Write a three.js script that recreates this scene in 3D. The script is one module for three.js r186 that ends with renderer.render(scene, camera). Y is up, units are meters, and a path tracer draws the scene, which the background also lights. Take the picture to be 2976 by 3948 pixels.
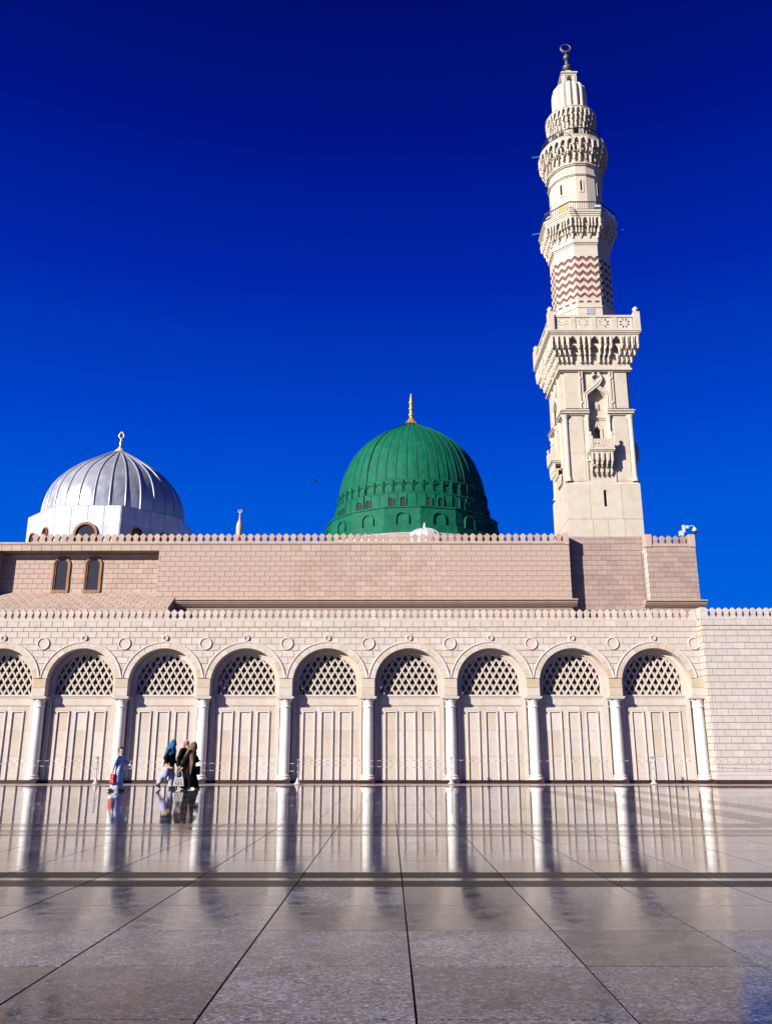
import * as THREE from 'three';
import { mergeGeometries } from 'three/addons/utils/BufferGeometryUtils.js';

// ---------- camera, sky, sun, exposure ----------
const scene = new THREE.Scene();
const R = (d) => d * Math.PI / 180;
const camera = new THREE.PerspectiveCamera(61.96, 771 / 1024, 0.1, 3000);
camera.rotation.order = 'YXZ';
camera.position.set(0, 1.1525, 0);
camera.rotation.set(R(15.99), R(0.21), 0);

const renderer = new THREE.WebGLRenderer({ antialias: true });
renderer.toneMapping = THREE.LinearToneMapping;
renderer.toneMappingExposure = 2.1;
renderer.shadowMap.enabled = true;

const lin = (c) => { c /= 255; return c <= 0.04045 ? c / 12.92 : Math.pow((c + 0.055) / 1.055, 2.4); };
{ // deep, very clear desert sky: pale at the horizon, navy overhead, the same all round
  const stops = [[-90, 60, 110, 190], [-2, 60, 135, 225], [2, 26, 118, 226], [8, 2, 100, 222], [16, 0, 86, 214], [22, 0, 66, 200], [31, 0, 38, 168], [40, 0, 20, 132], [47, 0, 13, 106], [60, 0, 9, 88], [90, 0, 7, 76]];
  const W = 64, H = 512, d = new Float32Array(W * H * 4), ex = 1 / 2.1;
  for (let j = 0; j < H; j++) {
    const e = (j + 0.5) / H * 180 - 90;
    let k = 0; while (k < stops.length - 2 && e > stops[k + 1][0]) k++;
    const a = stops[k], b = stops[k + 1], t = Math.min(1, Math.max(0, (e - a[0]) / (b[0] - a[0])));
    for (let i = 0; i < W; i++) {
      const o = (j * W + i) * 4;
      for (let c = 0; c < 3; c++) d[o + c] = (lin(a[c + 1]) * (1 - t) + lin(b[c + 1]) * t) * ex;
      d[o + 3] = 1;
    }
  }
  const t = new THREE.DataTexture(d, W, H, THREE.RGBAFormat, THREE.FloatType);
  t.mapping = THREE.EquirectangularReflectionMapping; t.magFilter = t.minFilter = THREE.LinearFilter; t.needsUpdate = true;
  scene.background = t; scene.environment = t;
}
const SUN_AZ = R(50), SUN_EL = R(21.5);
const sunDir = new THREE.Vector3(-Math.sin(SUN_AZ) * Math.cos(SUN_EL), Math.sin(SUN_EL), Math.cos(SUN_AZ) * Math.cos(SUN_EL));
const sun = new THREE.DirectionalLight(new THREE.Color(1.0, 0.94, 0.86), 5.0);
sun.target.position.set(0, 12, -42); sun.position.copy(sun.target.position).addScaledVector(sunDir, 120);
sun.castShadow = true; sun.shadow.mapSize.set(4096, 4096);
Object.assign(sun.shadow.camera, { left: -55, right: 55, top: 50, bottom: -50, near: 1, far: 260 });
scene.add(sun, sun.target);

// ---------- random numbers, noise, textures ----------
let seed = 12345;
const rnd = () => { seed = (seed * 1664525 + 1013904223) >>> 0; return seed / 4294967296; };
const rr = (a, b) => a + (b - a) * rnd();
const hash = (x, y, s) => { let h = (x * 374761393 + y * 668265263 + s * 974634533) | 0; h = Math.imul(h ^ (h >>> 13), 1274126177); h ^= h >>> 16; return (h >>> 0) / 4294967296; };
function vnoise(x, y, px, py, s) { // value noise that repeats after px, py cells
  const xi = Math.floor(x), yi = Math.floor(y), fx = x - xi, fy = y - yi, u = fx * fx * (3 - 2 * fx), v = fy * fy * (3 - 2 * fy);
  const m = (a, p) => ((a % p) + p) % p, h = (a, b) => hash(m(a, px), m(b, py), s);
  return (h(xi, yi) * (1 - u) + h(xi + 1, yi) * u) * (1 - v) + (h(xi, yi + 1) * (1 - u) + h(xi + 1, yi + 1) * u) * v;
}
function tex(n, fn, srgb = true) {
  const d = new Uint8Array(n * n * 4);
  for (let j = 0; j < n; j++) for (let i = 0; i < n; i++) {
    const c = fn(i / n, j / n), o = (j * n + i) * 4;
    for (let k = 0; k < 3; k++) d[o + k] = Math.max(0, Math.min(255, 255 * (Array.isArray(c) ? c[k] : c)));
    d[o + 3] = 255;
  }
  const t = new THREE.DataTexture(d, n, n); t.wrapS = t.wrapT = THREE.RepeatWrapping; t.magFilter = THREE.LinearFilter; t.minFilter = THREE.LinearMipmapLinearFilter;
  t.generateMipmaps = true; if (srgb) t.colorSpace = THREE.SRGBColorSpace; t.needsUpdate = true; return t;
}
const fb = (u, v, f, s, oct = 4) => { let a = 0, w = 0.5, t = 0; for (let k = 0; k < oct; k++) { a += w * vnoise(u * f, v * f, f, f, s + k); t += w; w *= 0.55; f *= 2; } return a / t; };
const T = {
  stone: tex(512, (u, v) => { // limestone: cloudy beds, fine pits, faint ochre patches
    const a = fb(u, v, 6, 1), b = fb(u, v, 48, 7, 3), o = Math.max(0, fb(u, v, 4, 31, 3) - 0.56) * 0.5, p = hash(u * 512 | 0, v * 512 | 0, 5) > 0.985 ? 0.07 : 0;
    const g = 0.965 + (a - 0.5) * 0.12 + (b - 0.5) * 0.07 - p; return [g, g - o * 0.22, g - o * 0.55];
  }),
  stoneBump: tex(512, (u, v) => 0.5 + (fb(u, v, 40, 17, 4) - 0.5) * 0.9, false),
  granite: tex(1024, (u, v) => { // grey flecked granite with lighter drifts and worn, smeared patches
    const a = fb(u, v, 5, 41, 4), b = vnoise(u * 105, v * 170, 105, 170, 44), c = vnoise(u * 190, v * 130, 190, 130, 45), e = hash(u * 1024 | 0, v * 1024 | 0, 46), f = vnoise(u * 46, v * 90, 46, 90, 47), w = fb(u, v, 3, 49, 4);
    let g = 0.66 + (a - 0.5) * 0.25 + (b - 0.5) * 0.34 + (c - 0.5) * 0.30 + (e - 0.5) * 0.14 + (f - 0.5) * 0.16;
    if (b > 0.74) g += 0.14; if (c < 0.2) g -= 0.15; if (w > 0.6) g -= (w - 0.6) * 0.9; return [g, g * 0.99, g * 1.0];
  }),
  graniteRough: tex(512, (u, v) => 0.55 + (fb(u, v, 7, 51, 4) - 0.5) * 0.8 + (vnoise(u * 120, v * 160, 120, 160, 53) - 0.5) * 0.3, false),
  marble: tex(512, (u, v) => { const a = fb(u, v, 6, 61, 4), b = fb(u, v, 40, 66, 3); const g = 0.8 + (a - 0.5) * 0.3 + (b - 0.5) * 0.16; return [g, g * 0.965, g * 0.95]; }),
  redgran: tex(256, (u, v) => { const b = vnoise(u * 60, v * 60, 60, 60, 71), c = fb(u, v, 8, 73); const g = 0.55 + (b - 0.5) * 0.5 + (c - 0.5) * 0.5; return [g, g * 0.92, g * 0.88]; }),
  sheet: tex(512, (u, v) => { const a = fb(u, v, 8, 81, 5), st = vnoise(u * 90, v * 6, 90, 6, 84); const g = 0.88 + (a - 0.5) * 0.22 + (st - 0.5) * 0.1; return g; }),
  sheetBump: tex(512, (u, v) => 0.5 + (fb(u, v, 10, 91, 4) - 0.5) * 1.0, false),
  cloth: tex(256, (u, v) => 0.88 + (vnoise(u * 90, v * 90, 90, 90, 95) - 0.5) * 0.12 + (fb(u, v, 6, 97) - 0.5) * 0.2),
  wood: tex(256, (u, v) => { const a = vnoise(u * 50 + 3 * fb(u, v, 4, 98), v * 4, 50, 4, 99); return 0.75 + (a - 0.5) * 0.5; }),
};
function mat(r, g, b, o = {}) {
  const { tex: t, size = 2, off, ...p } = o;
  const m = new THREE.MeshPhysicalMaterial({ roughness: 0.8, ...p });
  m.color.setRGB(r, g, b);
  if (t) { m.map = t.clone(); m.map.repeat.set(1 / size, 1 / size); if (off) m.map.offset.set(off[0], off[1]); m.map.needsUpdate = true; }
  if (m.bumpMap) { m.bumpMap = m.bumpMap.clone(); m.bumpMap.repeat.set(1 / size, 1 / size); m.bumpMap.needsUpdate = true; }
  m.side = THREE.DoubleSide; return m;
}
// a few tones of one stone, each with its own stretch of the texture
function tones(list, o) { return list.map(([r, g, b], i) => mat(r, g, b, { ...o, off: [0.17 + i * 0.31, 0.09 + i * 0.23] })); }
const st = { tex: T.stone, size: 2.2, roughness: 0.82, bumpMap: T.stoneBump, bumpScale: 0.004 };
const M = {
  cream: mat(0.44, 0.385, 0.335, st),
  facade: tones([[0.435, 0.372, 0.322], [0.415, 0.352, 0.3], [0.455, 0.393, 0.348], [0.43, 0.375, 0.332], [0.445, 0.368, 0.296], [0.4, 0.342, 0.298]], st),
  wing: tones([[0.41, 0.364, 0.33], [0.395, 0.35, 0.318], [0.428, 0.382, 0.347], [0.403, 0.362, 0.335], [0.418, 0.364, 0.322]], st),
  door: tones([[0.425, 0.366, 0.314], [0.395, 0.328, 0.266], [0.44, 0.386, 0.345], [0.405, 0.362, 0.33]], st),
  vous: tones([[0.435, 0.372, 0.322], [0.425, 0.368, 0.325], [0.4, 0.33, 0.25], [0.44, 0.384, 0.34], [0.415, 0.345, 0.272], [0.45, 0.392, 0.345]], st),
  ochre: tones([[0.385, 0.3, 0.195], [0.42, 0.352, 0.27], [0.375, 0.308, 0.222]], st),
  joint: mat(0.15, 0.125, 0.11, { roughness: 0.95 }),
  column: mat(0.60, 0.57, 0.53, { ...st, roughness: 0.55 }),
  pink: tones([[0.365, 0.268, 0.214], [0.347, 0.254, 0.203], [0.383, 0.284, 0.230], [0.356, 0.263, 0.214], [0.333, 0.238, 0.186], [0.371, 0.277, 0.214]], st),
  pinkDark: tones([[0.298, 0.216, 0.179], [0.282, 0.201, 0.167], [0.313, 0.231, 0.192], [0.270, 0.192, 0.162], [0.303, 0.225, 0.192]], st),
  pinkJoint: mat(0.21, 0.152, 0.122, { roughness: 0.95 }),
  pinkPlain: mat(0.375, 0.276, 0.22, st),
  minaret: mat(0.445, 0.392, 0.318, st),
  minaretB: mat(0.425, 0.372, 0.298, { ...st, off: [0.4, 0.2] }),
  maroon: mat(0.135, 0.05, 0.043, { roughness: 0.85 }),
  plinth: mat(0.15, 0.075, 0.055, { tex: T.redgran, size: 0.6, roughness: 0.35 }),
  green: mat(0.0012, 0.115, 0.062, { tex: T.sheet, size: 3, roughness: 0.7, specularIntensity: 0.35, bumpMap: T.sheetBump, bumpScale: 0.03 }),
  silver: mat(0.58, 0.60, 0.64, { tex: T.sheet, size: 3.2, roughness: 0.38, metalness: 0.25, bumpMap: T.sheetBump, bumpScale: 0.006 }),
  silverShell: mat(0.42, 0.44, 0.495, { tex: T.sheet, size: 3.2, roughness: 0.36, metalness: 0.3, bumpMap: T.sheetBump, bumpScale: 0.008 }),
  whitePaint: mat(0.40, 0.40, 0.405, { roughness: 0.5 }),
  gold: mat(0.80, 0.46, 0.10, { roughness: 0.38, metalness: 0.75 }),
  bronze: mat(0.10, 0.09, 0.085, { roughness: 0.5, metalness: 0.5 }),
  wood: mat(0.34, 0.115, 0.02, { tex: T.wood, size: 1, roughness: 0.45 }),
  darkGlass: mat(0.03, 0.032, 0.038, { roughness: 0.06, specularIntensity: 0.4 }),  // near-black; in the drum windows it paints in the dark interior
  iron: mat(0.012, 0.014, 0.014, { roughness: 0.45 }),
  blueMetal: mat(0.02, 0.14, 0.22, { roughness: 0.4 }),
  doorWood: mat(0.52, 0.28, 0.06, { roughness: 0.5 }),
  lampGreen: mat(0.03, 0.06, 0.05, { roughness: 0.3 }),
  roof: mat(0.348, 0.302, 0.267, st),
};

// ---------- modelling helpers ----------
function metric(g) { // uv in metres, projected along each face's main axis
  if (g.index) g = g.toNonIndexed();
  const p = g.attributes.position, n = g.attributes.normal, uv = new Float32Array(p.count * 2);
  for (let i = 0; i < p.count; i += 3) {
    let ax = 0, ay = 0, az = 0;
    for (let k = i; k < i + 3; k++) { ax += n.getX(k); ay += n.getY(k); az += n.getZ(k); }
    ax = Math.abs(ax); ay = Math.abs(ay); az = Math.abs(az);
    for (let k = i; k < i + 3; k++) {
      const x = p.getX(k), y = p.getY(k), z = p.getZ(k);
      if (az >= ax && az >= ay) { uv[2 * k] = x; uv[2 * k + 1] = y; } else if (ax >= ay) { uv[2 * k] = z; uv[2 * k + 1] = y; } else { uv[2 * k] = x; uv[2 * k + 1] = z; }
    }
  }
  g.setAttribute('uv', new THREE.BufferAttribute(uv, 2));
  for (const k of Object.keys(g.attributes)) if (!['position', 'normal', 'uv', 'color'].includes(k)) g.deleteAttribute(k);
  g.clearGroups(); g.userData.metric = true; return g;
}
function one(gs) { gs = (Array.isArray(gs) ? gs : [gs]).map((g) => (g.userData.metric ? g : metric(g))); const g = gs.length > 1 ? mergeGeometries(gs) : gs[0]; g.userData.metric = true; return g; }
const taken = new Map();
function numbered(n) { const k = taken.get(n) || 0; taken.set(n, k + 1); return k ? n + '_' + String(k).padStart(3, '0') : n; }
function mesh(name, gs, m, parent, [x, y, z] = [0, 0, 0]) {
  const o = new THREE.Mesh(one(gs), m); o.name = parent ? name : numbered(name); o.castShadow = o.receiveShadow = true; o.position.set(x, y, z); (parent || scene).add(o); return o;
}
function group(name, parent, [x, y, z] = [0, 0, 0], turn = 0) { const o = new THREE.Group(); o.name = parent ? name : numbered(name); o.position.set(x, y, z); o.rotation.y = turn; (parent || scene).add(o); return o; }
function tag(o, label, category, grp, kind) { if (label) o.userData.label = label; if (category) o.userData.category = category; if (grp) o.userData.group = grp; if (kind) o.userData.kind = kind; return o; }
const thing = (name, label, category, at, turn, grp) => tag(group(name, null, at, turn), label, category, grp);
// box given by its limits
function bx(x0, x1, y0, y1, z0, z1) { const g = new THREE.BoxGeometry(x1 - x0, y1 - y0, z1 - z0); g.translate((x0 + x1) / 2, (y0 + y1) / 2, (z0 + z1) / 2); return g; }
function flat(g) { g = g.index ? g.toNonIndexed() : g; g.computeVertexNormals(); return g; }
function prism(n, a0, a1, y0, y1, face = true) { // regular n-gon frustum by its apothems, one side facing +z
  const c = Math.cos(Math.PI / n), g = new THREE.CylinderGeometry(a1 / c, a0 / c, y1 - y0, n, 1); g.rotateY(face ? Math.PI / n : 0); g.translate(0, (y0 + y1) / 2, 0); return flat(g);
}
function lathe(pts, n = 32) { return new THREE.LatheGeometry(pts.map(([r, y]) => new THREE.Vector2(r, y)), n); }
function poly(pts, depth, z = 0, holes = []) { // extruded outline, from z to z + depth
  const s = new THREE.Shape(pts.map(([x, y]) => new THREE.Vector2(x, y)));
  for (const h of holes) s.holes.push(new THREE.Path(h.map(([x, y]) => new THREE.Vector2(x, y))));
  const g = new THREE.ExtrudeGeometry(s, { depth, bevelEnabled: false, curveSegments: 8 }); g.translate(0, 0, z); return g;
}
function arc(cx, cy, r, a0, a1, n) { const p = []; for (let i = 0; i <= n; i++) { const a = a0 + (a1 - a0) * i / n; p.push([cx + r * Math.cos(a), cy + r * Math.sin(a)]); } return p; }
function tube(pts, r, seg = 24, rs = 8, closed = false) { return new THREE.TubeGeometry(new THREE.CatmullRomCurve3(pts.map((p) => new THREE.Vector3(...p)), closed), seg, r, rs, closed); }
function bar(a, b, w, d = w) { // straight bar between two points
  const A = new THREE.Vector3(...a), B = new THREE.Vector3(...b), L = A.distanceTo(B), g = new THREE.BoxGeometry(w, L, d);
  g.applyQuaternion(new THREE.Quaternion().setFromUnitVectors(new THREE.Vector3(0, 1, 0), B.clone().sub(A).normalize())); g.translate((A.x + B.x) / 2, (A.y + B.y) / 2, (A.z + B.z) / 2); return g;
}
function radial(rows, mod, nt) { // surface of revolution with a radius that varies with the angle
  const pos = [], idx = [], ny = rows.length;
  for (const [r, y] of rows) for (let i = 0; i < nt; i++) { const a = i / nt * 2 * Math.PI, q = r * mod(a, y); pos.push(q * Math.sin(a), y, q * Math.cos(a)); }
  for (let j = 0; j < ny - 1; j++) for (let i = 0; i < nt; i++) { const a = j * nt + i, b = j * nt + (i + 1) % nt; idx.push(a, b, a + nt, b, b + nt, a + nt); }
  const g = new THREE.BufferGeometry(); g.setAttribute('position', new THREE.Float32BufferAttribute(pos, 3)); g.setIndex(idx); g.computeVertexNormals(); return g;
}
// a wall stone: bevelled front, back at z = 0, front at z = d; alike sizes share one geometry
const brickCache = new Map();
function brickGeo(w, h, d, b = 0.008) {
  const key = [w, h, d, b].map((v) => Math.round(v * 1000)).join();
  if (brickCache.has(key)) return brickCache.get(key);
  const X = w / 2, Y = h / 2, x = X - b, y = Y - b, z = d - b, P = [[-X, -Y, 0], [X, -Y, 0], [X, Y, 0], [-X, Y, 0], [-X, -Y, z], [X, -Y, z], [X, Y, z], [-X, Y, z], [-x, -y, d], [x, -y, d], [x, y, d], [-x, y, d]];
  const I = [8, 9, 10, 8, 10, 11]; for (let k = 0; k < 4; k++) { const n = (k + 1) % 4; I.push(k, n, 4 + n, k, 4 + n, 4 + k, 4 + k, 4 + n, 8 + n, 4 + k, 8 + n, 8 + k); }
  const g = new THREE.BufferGeometry(); g.setAttribute('position', new THREE.Float32BufferAttribute(I.flatMap((i) => P[i]), 3)); g.computeVertexNormals();
  const q = metric(g); brickCache.set(key, q); return q;
}
function clipHalf(pts, nx, ny, c) { // keep nx x + ny y >= c
  const out = [];
  for (let i = 0; i < pts.length; i++) {
    const a = pts[i], b = pts[(i + 1) % pts.length], da = nx * a[0] + ny * a[1] - c, db = nx * b[0] + ny * b[1] - c;
    if (da >= 0) out.push(a); if (da * db < 0) { const t = da / (da - db); out.push([a[0] + (b[0] - a[0]) * t, a[1] + (b[1] - a[1]) * t]); }
  }
  return out;
}
const area = (p) => { let s = 0; for (let i = 0; i < p.length; i++) { const a = p[i], b = p[(i + 1) % p.length]; s += a[0] * b[1] - a[1] * b[0]; } return Math.abs(s) / 2; };
// courses of stones on the face z = 0 of `parent` space; the nearest to the view first, past `most` joined as stuff
function brickwork(parent, courses, o) {
  const { x0, x1, w, mats, d = 0.03, gap = 0.016, most = 290, clip, at = [0, 0, 0], turn = 0, skip, name = 'brick', seen = 0 } = o, list = [];
  courses.forEach(([y0, y1, shift = 0], row) => {
    for (let i = Math.floor((x0 - shift * w) / w) - 1; ; i++) {
      const a = Math.max(x0, i * w + shift * w + gap / 2), b = Math.min(x1, (i + 1) * w + shift * w - gap / 2);
      if (i * w + shift * w > x1) break; if (b - a < 0.05) continue;
      const cx = (a + b) / 2, cy = (y0 + y1) / 2; if (skip && skip(a, b, y0, y1)) continue;
      let p = [[a, y0 + gap / 2], [b, y0 + gap / 2], [b, y1 - gap / 2], [a, y1 - gap / 2]], cut = false;
      if (clip) { const n = p.length, A = area(p); p = clip(p, cx, cy); if (p.length < 3 || area(p) < 0.012) continue; cut = area(p) < A - 1e-5 || p.length !== n; }
      list.push({ p, cut, cx, cy, w: b - a, h: y1 - y0 - gap, m: mats[Math.floor(rnd() * mats.length)], key: Math.abs(cx - seen) });
    }
  });
  list.sort((a, b) => a.key - b.key);
  const host = turn || at.some((v) => v) ? null : parent, rest = [], q = new THREE.Matrix4().makeRotationY(turn).setPosition(...at);
  list.forEach((s, i) => {
    const g = s.cut ? metric(poly(s.p, d)) : brickGeo(s.w, s.h, d);
    if (i < most) {
      const e = new THREE.Mesh(g, s.m); e.name = name; e.castShadow = e.receiveShadow = true; if (!s.cut) e.position.set(s.cx, s.cy, 0);
      e.position.z += rr(-0.003, 0.003);
      if (!host) { e.position.applyMatrix4(q); e.rotation.y = turn; } parent.add(e);
    } else { const c = g.clone(); if (!s.cut) c.translate(s.cx, s.cy, 0); c.applyMatrix4(q); c.userData.metric = true; rest.push(c); }
  });
  if (rest.length) tag(mesh('brickwork', rest, mats[0], parent), null, null, null, 'stuff');
}
// leaf-shaped battlement stone, p = spacing, h = height
function merlonGeo(p, h, d) {
  const half = [[0.5, 0], [0.47, 0.05], [0.365, 0.11], [0.315, 0.22], [0.31, 0.255], [0.13, 0.262], [0.13, 0.302], [0.305, 0.312], [0.315, 0.42], [0.36, 0.53], [0.44, 0.61], [0.462, 0.69], [0.40, 0.76], [0.03, 0.995]];
  const pts = half.map(([x, y]) => [x * p, y * h]).concat(half.slice().reverse().map(([x, y]) => [-x * p, y * h]));
  return metric(poly(pts, d, -d));
}
function merlons(parent, x0, n, p, h, y, z, d, mats) {
  const g = merlonGeo(p * 0.998, h, d);
  for (let i = 0; i < n; i++) mesh('merlon', g, mats[Math.floor(rnd() * mats.length)], parent, [x0 + (i + 0.5) * p, y, z]);
}
// strip with a row of hanging points and pointed arches between them, hanging down from y = 0
function scallop(w, h, n, t, pw = 0.14) {
  const ws = Array.isArray(n) ? n : Array(n).fill(1), sum = ws.reduce((u, v) => u + v, 0), p = [[-w / 2, 0], [-w / 2, -h]]; let a = -w / 2;
  for (const q of ws) {
    const s = w * q / sum, b = a + s, m = (a + b) / 2, P = w / sum * pw;
    p.push([a + P * 0.6, -h], [a + P, -h * 0.72], [a + P * 1.15, -h * 0.5], [a + s * 0.27, -h * 0.3], [m, -h * 0.1], [b - s * 0.27, -h * 0.3], [b - P * 1.15, -h * 0.5], [b - P, -h * 0.72], [b - P * 0.6, -h]); a = b;
  }
  p.push([w / 2, -h], [w / 2, 0]); return poly(p.reverse(), t, -t);
}
function scallopFeet(w, n) { const ws = Array.isArray(n) ? n : Array(n).fill(1), sum = ws.reduce((u, v) => u + v, 0), r = [-w / 2]; for (const q of ws) r.push(r[r.length - 1] + w * q / sum); return r; }
console.log('helpers ready');
// ---------- the paved square ----------
{
  const gm = mat(0.17, 0.16, 0.16, { tex: T.marble, size: 3, roughness: 0.2 });
  const sheet = new THREE.PlaneGeometry(3000, 3000); sheet.rotateX(-Math.PI / 2);
  const floor = tag(mesh('plaza_floor', sheet, gm, null, [0, -0.034, 0]), 'polished pale stone paving of the open square', null, null, 'structure');
  const bed = new THREE.PlaneGeometry(52, 42); bed.rotateX(-Math.PI / 2);
  mesh('joint_bed', bed, mat(0.05, 0.048, 0.05, { roughness: 0.9 }), floor, [0, 0.006, -19.2]);
  // one grey granite throughout, its tone varying from slab to slab; worn matt near the camera's end, polished towards the arcade
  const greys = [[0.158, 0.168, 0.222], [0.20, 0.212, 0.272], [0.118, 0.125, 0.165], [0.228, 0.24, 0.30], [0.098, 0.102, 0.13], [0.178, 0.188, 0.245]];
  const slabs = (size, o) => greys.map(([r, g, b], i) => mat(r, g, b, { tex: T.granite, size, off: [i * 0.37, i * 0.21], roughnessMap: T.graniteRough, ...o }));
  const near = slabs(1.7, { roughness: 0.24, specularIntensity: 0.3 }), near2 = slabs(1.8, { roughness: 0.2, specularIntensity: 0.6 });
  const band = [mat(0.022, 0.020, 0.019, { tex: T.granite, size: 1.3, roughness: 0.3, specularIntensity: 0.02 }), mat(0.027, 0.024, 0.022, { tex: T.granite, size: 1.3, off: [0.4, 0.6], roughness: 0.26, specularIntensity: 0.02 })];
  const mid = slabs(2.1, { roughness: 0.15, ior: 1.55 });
  const greyBand = [mat(0.022, 0.020, 0.019, { tex: T.granite, size: 1.3, roughness: 0.14, specularIntensity: 0.12 })];
  const tileGeo = new Map();
  const tile = (w, l, b) => { const k = Math.round(w * 1e3) + '_' + Math.round(l * 1e3) + '_' + b; if (!tileGeo.has(k)) { const g = brickGeo(w, l, 0.03, b).clone(); g.rotateX(-Math.PI / 2); g.translate(0, 0.004, 0); g.userData.metric = true; tileGeo.set(k, g); } return tileGeo.get(k); };
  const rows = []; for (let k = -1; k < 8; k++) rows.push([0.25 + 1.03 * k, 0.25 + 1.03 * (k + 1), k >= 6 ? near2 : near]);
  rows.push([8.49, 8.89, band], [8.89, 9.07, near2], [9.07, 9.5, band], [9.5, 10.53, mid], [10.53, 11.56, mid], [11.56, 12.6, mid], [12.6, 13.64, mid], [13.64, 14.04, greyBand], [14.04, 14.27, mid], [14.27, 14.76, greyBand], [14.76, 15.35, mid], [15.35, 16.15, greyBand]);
  const rest = new Map();
  const put = (x0, x1, z0, z1, mats, gx, gz, single, tilt, b) => {
    const m = mats[Math.floor(rnd() * mats.length)], w = x1 - x0 - gx, l = z1 - z0 - gz, px = (x0 + x1) / 2, pz = -(z0 + z1) / 2, ax = rr(-tilt, tilt), az = rr(-tilt, tilt);
    if (single) { const o = mesh(l < 0.5 ? 'strip' : 'tile', tile(w, l, b), m, floor, [px, 0, pz]); o.rotation.set(ax, 0, az); } else {
      const g = tile(w, l, b).clone(); g.rotateX(ax); g.rotateZ(az); g.translate(px, 0, pz); g.userData.metric = true; if (!rest.has(m)) rest.set(m, []); rest.get(m).push(g);
    }
  };
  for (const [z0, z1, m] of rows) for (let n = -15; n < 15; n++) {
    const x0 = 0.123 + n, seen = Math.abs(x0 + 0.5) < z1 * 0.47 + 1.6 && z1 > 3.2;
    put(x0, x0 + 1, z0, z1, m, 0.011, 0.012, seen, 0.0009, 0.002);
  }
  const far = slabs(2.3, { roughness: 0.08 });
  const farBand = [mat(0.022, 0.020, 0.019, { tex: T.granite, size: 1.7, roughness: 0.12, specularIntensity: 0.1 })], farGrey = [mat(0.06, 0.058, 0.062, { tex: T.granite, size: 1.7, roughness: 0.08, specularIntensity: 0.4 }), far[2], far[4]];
  const border = [[0.44, 0.385, 0.375], [0.41, 0.36, 0.35], [0.46, 0.405, 0.395]].map(([r, g, b], i) => mat(r, g, b, { tex: T.marble, size: 1.9, off: [i * 0.37, i * 0.21], roughness: 0.32, specularIntensity: 0.5 }));
  const p = 0.7243;
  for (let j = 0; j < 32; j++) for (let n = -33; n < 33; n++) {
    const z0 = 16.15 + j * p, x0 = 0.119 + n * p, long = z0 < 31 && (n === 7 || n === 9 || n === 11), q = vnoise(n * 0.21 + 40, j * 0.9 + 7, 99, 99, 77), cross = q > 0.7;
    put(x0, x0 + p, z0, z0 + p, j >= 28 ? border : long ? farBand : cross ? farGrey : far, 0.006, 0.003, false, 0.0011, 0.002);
  }
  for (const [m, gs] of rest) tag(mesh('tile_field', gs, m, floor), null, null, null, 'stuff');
}
console.log('floor ready');

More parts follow.
